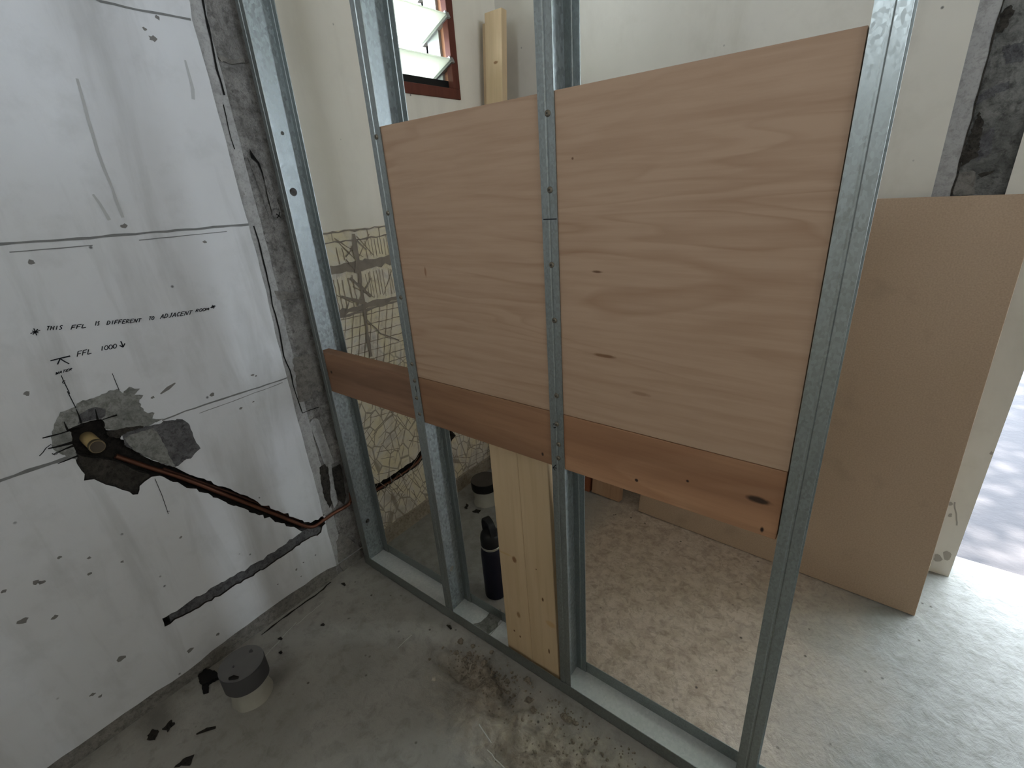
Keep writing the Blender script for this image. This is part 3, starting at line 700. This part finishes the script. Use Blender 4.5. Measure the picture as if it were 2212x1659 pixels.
f.box((-.11, WY0 + .002, WZ0 + .002), (-.021, WY0 + .022, WZ1 - .002)); f.box((-.11, WY1 - .022, WZ0 + .002), (-.021, WY1 - .002, WZ1 - .002)); f.box((-.11, WY0 + .022, WZ1 - .022), (-.021, WY1 - .022, WZ1 - .002))
winpart(f, 'inner_frame', M_reveal)
f = MB(); f.box((-.11, WY0 + .022, WZ0 + .002), (-.021, WY1 - .022, WZ0 + .062)); winpart(f, 'sill_seal', M_blk)
for s_, y in ((1, WY0 + .0225), (-1, WY1 - .0225)):
    f = MB(); f.box((-.105, min(y, y + s_ * .012), WZ0 + .046), (-.045, max(y, y + s_ * .012), WZ1 - .023)); winpart(f, 'louvre_rail', M_alu)
gm = NM('obscure_glass', .25); gm.col(rgb(226, 228, 216)); gm.b.inputs['Transmission Weight'].default_value = .0
tr = gm.n.new('ShaderNodeBsdfTranslucent'); tr.inputs[0].default_value = rgb(230, 232, 220); mx = gm.n.new('ShaderNodeMixShader'); mx.inputs[0].default_value = .55
gm.L(gm.b.outputs[0], mx.inputs[1]); gm.L(tr.outputs[0], mx.inputs[2]); gm.L(mx.outputs[0], gm.n['Material Output'].inputs[0])
zz = WZ0 + .095
while zz < WZ1 - .06:
    a = math.radians(24); c, s = math.cos(a), math.sin(a); hw_ = .075; th = .003
    b = MB(); y0, y1 = WY0 + .036, WY1 - .036
    P = lambda u, w, y: (-.062 + u * c - w * s, y, zz + u * s + w * c)
    vs = [P(u, w, y) for y in (y0, y1) for u, w in ((-hw_, -th), (hw_, -th), (hw_, th), (-hw_, th))]
    b.add(vs, [(0, 1, 2, 3), (7, 6, 5, 4), (0, 4, 5, 1), (1, 5, 6, 2), (2, 6, 7, 3), (3, 7, 4, 0)])
    bl = winpart(b, 'louvre_blade', gm.m)
    for y in (y0, y1):
        e = MB(); ya, yb2 = (y - .012, y + .006) if y == y0 else (y - .006, y + .012)
        vs = [P(u, w, yy) for yy in (ya, yb2) for u, w in ((-hw_ * 1.03, -.012), (hw_ * 1.03, -.012), (hw_ * 1.03, .010), (-hw_ * 1.03, .010))]
        e.add(vs, [(0, 1, 2, 3), (7, 6, 5, 4), (0, 4, 5, 1), (1, 5, 6, 2), (2, 6, 7, 3), (3, 7, 4, 0)])
        e.v = [(x - wo.x, yy - wo.y, z - wo.z) for x, yy, z in e.v]; e.build('blade_clip', M_alu, bl)
    zz += .135

# ------------------------------------------------------------------ metal frame
DEP = .0847; ZTRK = .042; ZTOP = 2.56
S = [(.031, .064), (.4642, .4972), (.9022, .9342), (1.3405, 1.3755)]
def stud(i, label, screws=(), holes=(), marks=()):
    xl, xr = S[i]
    root = empty('metal_stud', (xl, 0, .004), label, 'metal stud', 'galvanised wall studs')
    zb = .004; w = xr - xl; T = .0021
    ch = MB()
    hl = [[(yc + r * math.cos(k * math.pi / 12), zc - zb + r * math.sin(k * math.pi / 12)) for k in range(24)] for yc, zc, r in holes]
    for x in (0, T):
        ch.poly([(0, 0), (DEP, 0), (DEP, ZTOP - zb), (0, ZTOP - zb)], lambda y, z, x=x: (x, y, z), hl)
    for h in hl: ch.skirt(h, lambda y, z: (0, y, z), lambda y, z: (T, y, z))
    # flanges with a shallow rolled rib
    prof = [(0, 0), (w * .42, 0), (w * .47, .0011), (w * .53, .0011), (w * .58, 0), (w, 0)]
    for y0, sg in ((0, 1), (DEP, -1)):
        o_ = [(x, y0 + sg * d) for x, d in prof]; i_ = [(x, y0 + sg * (d + T)) for x, d in prof]
        v = [(x, y, 0) for x, y in o_ + i_] + [(x, y, ZTOP - zb) for x, y in o_ + i_]; n = len(prof)
        fcs = []
        for k in range(n - 1):
            fcs += [(k, k + 1, 2 * n + k + 1, 2 * n + k), (n + k + 1, n + k, 3 * n + k, 3 * n + k + 1)]
        fcs += [(n - 1, 2 * n - 1, 4 * n - 1, 3 * n - 1), (0, 2 * n, 3 * n, n)]
        ch.add(v, fcs, 1)
    ch.build('channel', [M_galv, M_flange], root)
    for z in screws:
        sx = xl + w * .56 - xl + random.uniform(-.002, .002)
        q = MB(); q.tube([(sx, .0002, z - zb), (sx, -.0014, z - zb), (sx, -.0030, z - zb)], [.0055, .0052, .0032], 12, 0)
        q.tube([(sx, -.0028, z - zb), (sx, -.0034, z - zb)], .0016, 6, 1)
        q.build('screw', [M_screw, M_screwd], root)
    if marks:
        for pl in marks:
            mk = MB(); mk.ribbon([(x - xl, z - zb) for x, z in pl], .002, FW(-.0006)); mk.build('marker_tick', M_mark, root)
    return root
def p0(px, py): p = at(px, py, 1, 0); return (p.x, p.z)
stud(0, 'galvanised steel stud against the left wall with round service holes', (), [(.039, 1.311, .011), (.045, 1.459, .005), (.042, .169, .009)])
stud(1, 'galvanised steel stud at the left edge of the narrower plywood panel', (1.401, 1.247, 1.054, .883, .837, .787, .741), [(.047, .163, .010)], [[p0(897, 833), p0(900, 846)]])
stud(2, 'galvanised steel stud between the two plywood panels with a row of screws', (1.389, 1.274, 1.148, 1.045, .889, .824, .777, .743), [], [[p0(1174, 474), p0(1203, 473)], [p0(1195, 916), p0(1200, 915)], [p0(1196, 924), p0(1201, 923)], [p0(1201, 1004), p0(1195, 1010), p0(1200, 1016)], [p0(1195, 1010), p0(1203, 1011)]])
stud(3, 'galvanised steel stud at the right end of the frame beside the wider plywood panel')

def track(xa, xb, label, ya=-.002, yb=DEP + .002, crushed=False):
    t = .0014; m = MB()
    m.box((xa, ya, .0015), (xb, yb, .0015 + t), 0)
    m.box((xa, ya, .0015), (xb, ya + t, ZTRK), 1); m.box((xa, yb - t, .0015), (xb, yb, ZTRK), 1)
    o = m.build('bottom_track', [M_track, M_flange]); return tag(o, label, 'floor track')
track(.031, .629, 'galvanised bottom track on the floor between the left wall and the pine boards')
track(.6305, 1.392, 'galvanised bottom track on the floor under the pine boards and the right studs', -.0022, DEP + .0022)
# mortar smear on the track by the pine boards
sm = MB(); sm.poly(rough_poly([flp(*q) for q in [(1040, 1345), (1062, 1325), (1085, 1335), (1070, 1360), (1055, 1372), (1020, 1352)]], .01, .003), FL(.0050)); tag(sm.build('mortar_smear', M_patch, solid=.002), 'grey mortar smear on the bottom track beside the pine boards', 'mortar')

# noggings
def nog(xa, xb, label, mat):
    z0, z1 = .7172, .8475
    m = MB(); m.box((0, 0, 0), (xb - xa, .038, z1 - z0))
    o = m.build('timber_nogging', mat, bevel=.0015, loc=(xa, .0034, z0)); return tag(o, label, 'timber', 'timber noggings between the studs')
kd = rgb(48, 32, 24)
nA = wood('nogging_left', rgb(96, 70, 52), rgb(138, 104, 80), rgb(152, 116, 92), 'X', 1.6, 6, 2., [((.05, 0, .07), (.006, .02, .006), kd)], .6)
nB = wood('nogging_middle', rgb(100, 72, 52), rgb(146, 108, 80), rgb(160, 122, 92), 'X', 1.4, 7, 9., [((.41, 0, .02), (.004, .02, .006), kd)], .6)
nC = wood('nogging_right', rgb(122, 86, 62), rgb(166, 122, 90), rgb(188, 146, 112), 'X', 1.2, 6, 15., [((.402, 0, .066), (.024, .02, .008), rgb(62, 46, 34)), ((.412, 0, .012), (.004, .02, .007), kd), ((.285, 0, .062), (.004, .02, .004), kd), ((.19, 0, .03), (.004, .02, .004), kd)], .6)
nog(.0335, .4635, 'dark timber nogging between the wall stud and the second stud, its top open', nA)
nog(.4665, .9015, 'dark timber nogging under the narrower plywood panel', nB)
nog(.9045, 1.3385, 'orange-brown timber nogging with a dark knot under the wider plywood panel', nC)
# plywood
def ply(xa, xb, label, mat):
    m = MB(); m.box((0, 0, 0), (xb - xa, .0145, 1.4197 - .849))
    o = m.build('plywood_panel', mat, bevel=.0008, loc=(xa, .0034, .849)); return tag(o, label, 'plywood', 'plywood panels in the frame')
p1, p2, pdk = rgb(174, 145, 119), rgb(182, 154, 129), rgb(138, 101, 73)
ply(.4665, .9010, 'narrower plain plywood panel between second and third studs', plywood('plywood_left', p1, p2, pdk, 3.1, [((.11, 0, .27), (.004, .02, .014), rgb(140, 104, 78))]))
ply(.9045, 1.3388, 'wider wavy-grained plywood panel between the third and right studs', plywood('plywood_right', p1, p2, pdk, 8.4, [((.105, 0, .29), (.014, .02, .003), rgb(106, 78, 56)), ((.12, 0, .14), (.030, .02, .004), rgb(122, 90, 64)), ((.19, 0, .08), (.022, .02, .005), rgb(150, 120, 96)), ((.06, 0, .47), (.003, .02, .003), rgb(110, 80, 60))]))

# ------------------------------------------------------------------ leaning sheets and boards
def leaning(name, a, b, top_y, length, thick, mat, label, cat, group=None, top_dx=0., bevel=.001, nudge=0.):
    """board standing on the floor along a-b whose top leans to y = top_y"""
    a = Vector((*a, 0)); b = Vector((*b, 0)); u = (b - a); wdt = u.length; u.normalize()
    ymid = (a.y + b.y) / 2; dy = top_y - ymid; h = math.sqrt(max(.01, length ** 2 - dy ** 2 - top_dx ** 2))
    up = Vector((top_dx, dy, h)).normalized(); nrm = up.cross(u).normalized() * -1
    if nrm.y < 0: nrm = -nrm
    up = u.cross(nrm).normalized() * -1
    if up.z < 0: up = -up
    m = MB(); m.box((0, 0, 0), (wdt, thick, length))
    o = m.build(name, mat, bevel=bevel)
    mat4 = Matrix((u, nrm, up)).transposed().to_4x4(); mat4.translation = a + Vector((0, 0, max(0, -(nrm.z * thick)) + .0008 + nudge))
    o.matrix_world = mat4
    return tag(o, label, cat, group)
def mdf():
    m = NM('mdf_board', .75); a = m.noise(3, 4); b = m.noise(260, 2)
    c = m.mix(a, rgb(176, 152, 128), rgb(186, 162, 138)); c = m.mix(m.math('MULTIPLY', m.ramp(b, (.35, 0.), (.7, 1.)), .35), c, rgb(138, 116, 98))
    c = m.mix(m.math('MULTIPLY', m.ramp(m.noise(9, 4), (.58, 0.), (.75, 1.)), .3), c, rgb(136, 118, 102)); m.col(c); return m.m
leaning('mdf_sheet', (.759, .832), (1.657, .803), 1.022, 1.2, .015, mdf(), 'tall brown fibreboard sheet leaning on the far wall beside the doorway', 'board')
pine = lambda n, sd, kn=(): wood(n, rgb(170, 144, 112), rgb(200, 174, 138), rgb(210, 186, 152), 'Z', .9, 5, sd, kn, .35, .7, .8)
leaning('timber_plank', (.533, .845), (.668, .842), 1.005, 1.15, .03, wood('plank_brown', rgb(140, 104, 78), rgb(176, 140, 110), rgb(190, 156, 126), 'Z', 1, 5, 21.), 'wide timber plank on the floor left of the fibreboard sheet', 'timber', 'planks leaning on the far wall')
leaning('timber_plank', (.50, .838), (.524, .838), 1.0, 1.1, .03, wood('plank_red', rgb(104, 58, 40), rgb(138, 84, 60), rgb(150, 96, 70), 'Z', 1, 5, 25.), 'narrow reddish batten standing left of the wide timber plank', 'timber', 'planks leaning on the far wall')
kn = rgb(132, 98, 66); kb_ = rgb(108, 78, 52)
g3 = 'pine boards standing in the track'
def vboard(xa, w, y, h, mat, label, lean=.052, side=-.048):
    m = MB(); m.box((0, 0, 0), (w, .03, h))
    o = m.build('pine_board', mat, bevel=.002, loc=(xa, y, .0055)); o.rotation_euler = (-math.atan(lean), math.atan(side), 0); return tag(o, label, 'timber', g3)
vboard(.7165, .0885, .0062, 1.30, pine('pine_left', 31., [((.052, 0, .355), (.009, .05, .012), kn), ((.020, 0, .362), (.03, .05, .004), rgb(190, 160, 116)), ((.050, 0, .17), (.008, .05, .013), rgb(150, 120, 86)), ((.05, 0, .09), (.004, .05, .006), kb_), ((.03, 0, .10), (.004, .05, .004), kb_)]), 'pale pine board standing in the track, left of the front pair, with knots')
vboard(.8055, .0885, .0062, 1.34, pine('pine_right', 37., [((.05, 0, .27), (.004, .05, .008), kb_), ((.035, 0, .36), (.003, .05, .003), kb_), ((.06, 0, .10), (.003, .05, .010), kb_), ((.07, 0, .20), (.02, .05, .012), rgb(196, 162, 120))]), 'pale pine board standing in the track against the middle stud')
vboard(.7145, .085, .0372, 1.32, pine('pine_rear', 43.), 'pine board standing behind the two front pine boards', .052, -.060)
g4 = 'pine boards leaning in the corner'
leaning('pine_board', (.052, .745), (.132, .745), .925, 1.885, .03, pine('pine_corner_front', 51., [((.05, 0, 1.72), (.012, .05, .006), kn)]), 'longer pine board leaning in the far corner by the louvre window, front one', 'timber', g4, .0)
leaning('pine_board', (.012, .779), (.100, .779), .957, 1.866, .03, pine('pine_corner_rear', 57.), 'pine board behind the front one in the far corner by the louvre window', 'timber', g4, .0)

# ------------------------------------------------------------------ pipes, bottle, stubs
M_cu = plain('aged_copper', rgb(116, 78, 62), .42, .7, .35, 40)
def wx(px, py, x): p = at(px, py, 0, x); return (x, p.y, p.z)
def chain(*pts, n=5):
    out = []; P_ = [Vector(p) for p in pts]
    for i in range(len(P_) - 1):
        a = P_[max(0, i - 1)]; b = P_[i]; c = P_[i + 1]; d = P_[min(len(P_) - 1, i + 2)]
        for k in range(n):
            t = k / n; out.append(.5 * ((2 * b) + (c - a) * t + (2 * a - 5 * b + 4 * c - d) * t * t + (3 * b - a - 3 * c + d) * t ** 3))
    out.append(P_[-1]); return out
cu = empty('copper_pipe', wx(350, 1022, -.018), 'brown copper water pipe in the diagonal wall chase, passing behind the wall stud', 'pipe')
co = Vector(cu.location); rel = lambda pts: [Vector(p) - co for p in pts]
run = chain(wx(250, 985, -.026), wx(330, 1012, -.022), wx(400, 1035, -.016), wx(500, 1074, -.014), wx(600, 1113, -.012), wx(655, 1135, -.010), wx(678, 1137, -.008), wx(700, 1123, .002), wx(722, 1108, .010), wx(756, 1086, .014), (.016, .02, .322), (.014, .09, .268), wx(815, 1057, -.008), wx(855, 1033, -.014), wx(898, 1002, -.014), wx(916, 976, -.016), wx(926, 952, -.018), wx(962, 945, -.026))
m = MB(); m.tube(rel(run), .0062, 12); m.build('tube', M_cu, cu, smooth=True)
run2 = chain(wx(352, 1012, -.020), wx(420, 1036, -.022), wx(520, 1072, -.022), wx(600, 1104, -.022), wx(645, 1122, -.022))
m = MB(); m.tube(rel(run2), .0045, 10); m.build('branch_tube', plain('dull_copper', rgb(84, 58, 48), .5, .6, .3, 40), cu, smooth=True)
# waste outlet in the broken hole
bx, by, bz = wx(197, 953, 0)
wp = empty('waste_pipe', (-.034, by, bz), 'short pale brass pipe stub sticking out of the dark wall hole', 'pipe')
M_brass = plain('pale_brass', rgb(200, 176, 126), .4, .35, .12, 30); M_plug = plain('dull_plug', rgb(74, 66, 56), .7, .2, .2, 60)
m = MB(); m.tube([(0, 0, 0), (.082, 0, 0), (.084, 0, 0)], [.0145, .0145, .0135], 28); m.build('tube', M_brass, wp, smooth=True)
m = MB(); m.tube([(.0842, 0, 0), (.0862, 0, 0)], [.0132, .0132], 28); m.build('end_plug', M_plug, wp)
m = MB(); m.tube([(.072, 0, 0), (.0838, 0, 0)], [.0154, .0154], 28); m.build('rim', plain('rim_metal', rgb(110, 98, 76), .4, .6), wp, smooth=True)
# capped drain stubs
M_pvc = plain('dirty_white_pvc', rgb(160, 157, 146), .7, 0, .2, 14); M_duct = plain('grey_duct_tape', rgb(104, 103, 102), .6, 0, .12, 30); M_capd = plain('dark_tape', rgb(70, 69, 70), .6, 0, .1, 30)
def stub(c, r, h, band, label, mtop, mband, sd, tilt=(0, 0, 0)):
    root = empty('drain_pipe', (c[0], c[1], 0), label, 'pipe', 'capped drain stubs'); root.rotation_euler = tilt
    m = MB(); m.lathe([(r * 1.12, -.004), (r * 1.06, .006), (r, .02), (r, h - .006)], seg=44, wob=.05); m.build('pipe_body', M_pvc, root, smooth=True)
    rb = r * 1.17
    m = MB(); m.lathe([(r * 1.04, h - band), (rb, h - band + .003), (rb, h - .003), (rb * .985, h)], seg=44, wob=.03); m.build('tape_band', mband, root, smooth=True)
    m = MB(); n = 40; vs = [(0, 0, h + .0016)] + [(rb * .99 * f_ * math.cos(2 * math.pi * k / n), rb * .99 * f_ * math.sin(2 * math.pi * k / n), h + .0010 + .0022 * mnoise.noise(Vector((math.cos(2 * math.pi * k / n) * 2 * f_, math.sin(2 * math.pi * k / n) * 2 * f_, sd)))) for f_ in (.33, .66, 1.) for k in range(n)]
    fc_ = [(0, 1 + k, 1 + (k + 1) % n) for k in range(n)] + [(1 + j * n + k, 1 + (j + 1) * n + k, 1 + (j + 1) * n + (k + 1) % n, 1 + j * n + (k + 1) % n) for j in range(2) for k in range(n)]
    m.add(vs, fc_); m.build('tape_cover', mtop, root, smooth=True)
    return root
near = stub((.190, -.507), .049, .122, .060, 'white drain stub with grey taped top on the floor by the left wall', M_duct, M_capd, 3.)
far_ = stub((.168, .548), .050, .112, .042, 'white drain stub with black taped top in the far room behind the pine boards', plain('grey_black_cover', rgb(70, 66, 62), .55, 0, .25, 20), plain('black_tape', rgb(16, 15, 15), .5), 8.)
# mortar crumbs round the near stub and dark rag of old tape beside it
rg = MB()
for pxs, hgt in [([(432, 1462), (445, 1450), (470, 1456), (474, 1468), (455, 1478), (440, 1484), (432, 1478)], .012), ([(438, 1486), (452, 1480), (452, 1496), (440, 1500)], .008)]:
    pl = rough_poly([flp(*q) for q in pxs], .005, .0032); rg.poly(pl, FL(hgt)); rg.skirt(pl, FL(.001), FL(hgt))
tag(rg.build('tape_scrap', plain('black_scrap', rgb(22, 21, 20), .7)), 'torn black scrap on the floor left of the grey taped drain stub', 'scrap')
q = MB(); q.tube([(.214, -.548, .1265), (.222, -.540, .1285), (.232, -.532, .1268)], [.004, .0055, .003], 8); tag(q.build('tape_scrap', M_crack), 'small black scrap lying on the grey taped drain stub', 'scrap')
# bottle
bt = empty('water_bottle', (.5365, .166, 0), 'dark navy drinking bottle with black loop lid on the far-room floor', 'bottle')
M_navy = plain('navy_powder_coat', rgb(16, 15, 30), .45); M_lid = plain('black_plastic', rgb(14, 14, 15), .5); M_ss = plain('steel_collar', rgb(190, 188, 180), .3, .9)
m = MB(); m.lathe([(.033, .001), (.0365, .004), (.0365, .010), (.0365, .172), (.036, .186), (.033, .198), (.031, .203)], seg=40); m.build('body', M_navy, bt, smooth=True)
m = MB(); m.lathe([(.0315, .2035), (.0325, .2045), (.0325, .211), (.0315, .212)], seg=40); m.build('collar', M_ss, bt, smooth=True)
m = MB(); m.lathe([(.0320, .2125), (.0335, .214), (.0335, .238), (.0315, .252), (.026, .262), (.018, .266)], seg=40); m.build('lid', M_lid, bt, smooth=True)
m = MB(); pl = chain((-.027, .010, .250), (-.029, .011, .282), (-.018, .007, .303), (.004, -.002, .302), (.018, -.007, .288), (.024, -.009, .255), n=6)
sd_ = Vector((.35, .94, 0)); vs = []
for i, p in enumerate(pl):
    d = (pl[min(len(pl) - 1, i + 1)] - pl[max(0, i - 1)]).normalized(); nn = d.cross(sd_).normalized()
    vs += [p + sd_ * .011 + nn * .003, p - sd_ * .011 + nn * .003, p - sd_ * .011 - nn * .003, p + sd_ * .011 - nn * .003]
k = len(pl); m.add(vs, [(i * 4 + j, i * 4 + (j + 1) % 4, (i + 1) * 4 + (j + 1) % 4, (i + 1) * 4 + j) for i in range(k - 1) for j in range(4)] + [(3, 2, 1, 0), tuple((k - 1) * 4 + j for j in range(4))])
m.build('carry_loop', M_lid, bt, smooth=True, bevel=.001)

# ------------------------------------------------------------------ rubble
def stone(m, x, y, z, r, sd, mi=0):
    R_ = random.Random(sd); n = 6; vs = []; f = []
    for j, (rr, h) in enumerate([(.7, -.35), (1., 0.), (.6, .55)]):
        for k in range(n):
            a = 2 * math.pi * k / n + R_.uniform(-.3, .3); q = r * rr * R_.uniform(.7, 1.25); vs.append((x + q * math.cos(a), y + q * math.sin(a), z + r * (h + .3) * R_.uniform(.7, 1.1)))
    for j in range(2):
        for k in range(n): f.append((j * n + k, j * n + (k + 1) % n, (j + 1) * n + (k + 1) % n, (j + 1) * n + k))
    f += [tuple(range(n))[::-1], tuple(2 * n + k for k in range(n))]
    m.add(vs, f, mi)
rb = MB(); R2 = random.Random(5)
for i in range(800):
    t = R2.random()
    if t < .3: x, y = R2.gauss(.67, .06), R2.gauss(-.085, .025)
    elif t < .42: x, y = R2.gauss(.735, .035), R2.gauss(-.055, .01)
    else: x = R2.uniform(.75, 1.5); y = -.03 - abs(R2.gauss(.02, .08))
    if y > -.008 or y < -.4: continue
    stone(rb, x, y, fz(x, y), R2.uniform(.0010, .0038) * (1 if R2.random() < .9 else 1.7), i)
o = tag(rb.build('rubble', M_clod), 'fine broken screed crumbs strewn along the torn floor strip beside the track', 'rubble', kind='stuff')
lst = [(995, 1385, .012), (1014, 1410, .010), (985, 1403, .009), (1003, 1418, .009), (1022, 1395, .008), (1045, 1432, .011), (1060, 1440, .010), (1072, 1450, .009), (1096, 1458, .009), (1140, 1470, .010), (1150, 1530, .008), (1142, 1510, .011), (1220, 1548, .012), (1228, 1552, .010), (1242, 1558, .008), (1075, 1395, .007)]
for i, (px_, py_, r) in enumerate(lst):
    x, y = flp(px_, py_); m = MB(); stone(m, 0, 0, 0, r, 100 + i)
    tag(m.build('concrete_chunk', M_clod, loc=(x, min(y, -.02), fz(x, y))), 'small pale concrete chunk in the torn floor strip in front of the track', 'rubble', 'concrete chunks by the track')
x, y = flp(938, 1467); m = MB(); stone(m, 0, 0, 0, .007, 333); tag(m.build('concrete_chunk', plain('pale_stone', rgb(190, 182, 168), .9), loc=(x, y, fz(x, y))), 'single pale pebble on smooth grey floor left of the torn strip', 'rubble')
for (px_, py_, L_, an, lab) in [(446, 1580, .045, 1.0, 'dark splinter on the floor below the grey taped drain stub'), (742, 1264, .018, .1, 'dark splinter on the floor near the wall corner under the stud'), (605, 1382, .014, .5, 'dark crumb on the floor right of the grey taped drain stub'), (606, 1412, .010, .4, 'lower dark crumb on the floor right of the grey taped drain stub'), (697, 1352, .012, .6, 'dark crumb on the floor halfway between drain stub and track'), (970, 1356, .022, -.1, 'dark splinter on the floor at the edge of the track beside the rubble')]:
    x, y = flp(px_, py_); m = MB(); c, s = math.cos(an), math.sin(an)
    m.tube([(-c * L_ / 2, -s * L_ / 2, .003), (0, .002, .005), (c * L_ / 2, s * L_ / 2, .003)], [.002, .0045, .003], 7)
    tag(m.build('debris_splinter', M_hole, loc=(x, y, 0)), lab, 'debris')

# ------------------------------------------------------------------ trees outside
def tree(name, loc, label, rad, nleaf, hgt, sd):
    R_ = random.Random(sd); root = empty(name, loc, label, 'tree', 'trees outside')
    t = MB(); t.tube(chain((0, 0, 0), (.05, .03, hgt * .4), (.0, .1, hgt * .75), (.1, 0, hgt)), [.09] * 6 + [.06] * 5 + [.04] * 5, 8)
    for k in range(7):
        a = k * .9; t.tube([(.03, .05, hgt * .6), (math.cos(a) * rad * .5, math.sin(a) * rad * .5, hgt * .9), (math.cos(a) * rad * .85, math.sin(a) * rad * .85, hgt * (1.0 + .1 * R_.random()))], [.035, .022, .01], 6)
    t.build('trunk', plain('bark_' + name, rgb(96, 84, 70), .9), root)
    l = MB()
    for i in range(nleaf):
        u = Vector((R_.gauss(0, 1), R_.gauss(0, 1), R_.gauss(0, 1))).normalized() * rad * R_.random() ** .4
        c = Vector((u.x, u.y, hgt * 1.05 + u.z * .45)); d = Vector((R_.gauss(0, 1), R_.gauss(0, 1), R_.gauss(0, .6))).normalized(); e = d.cross(Vector((R_.gauss(0, 1), R_.gauss(0, 1), R_.gauss(0, 1)))).normalized()
        q = R_.uniform(.05, .11)
        l.add([c, c + d * q + e * q * .35, c + d * q * 2, c + d * q - e * q * .35], [(0, 1, 2, 3)])
    o = l.build('foliage', plain('leaf_' + name, rgb(120, 146, 84), .6), root); o['kind'] = 'stuff'
tree('tree', (3.6, 2.6, -.012), 'leafy tree outside over the paving beyond the doorway', 1.9, 5200, 3.0, 3)
tree('tree', (-7.2, 6.4, -.1), 'leafy tree outside the louvre window', 1.5, 1500, 3.0, 4)
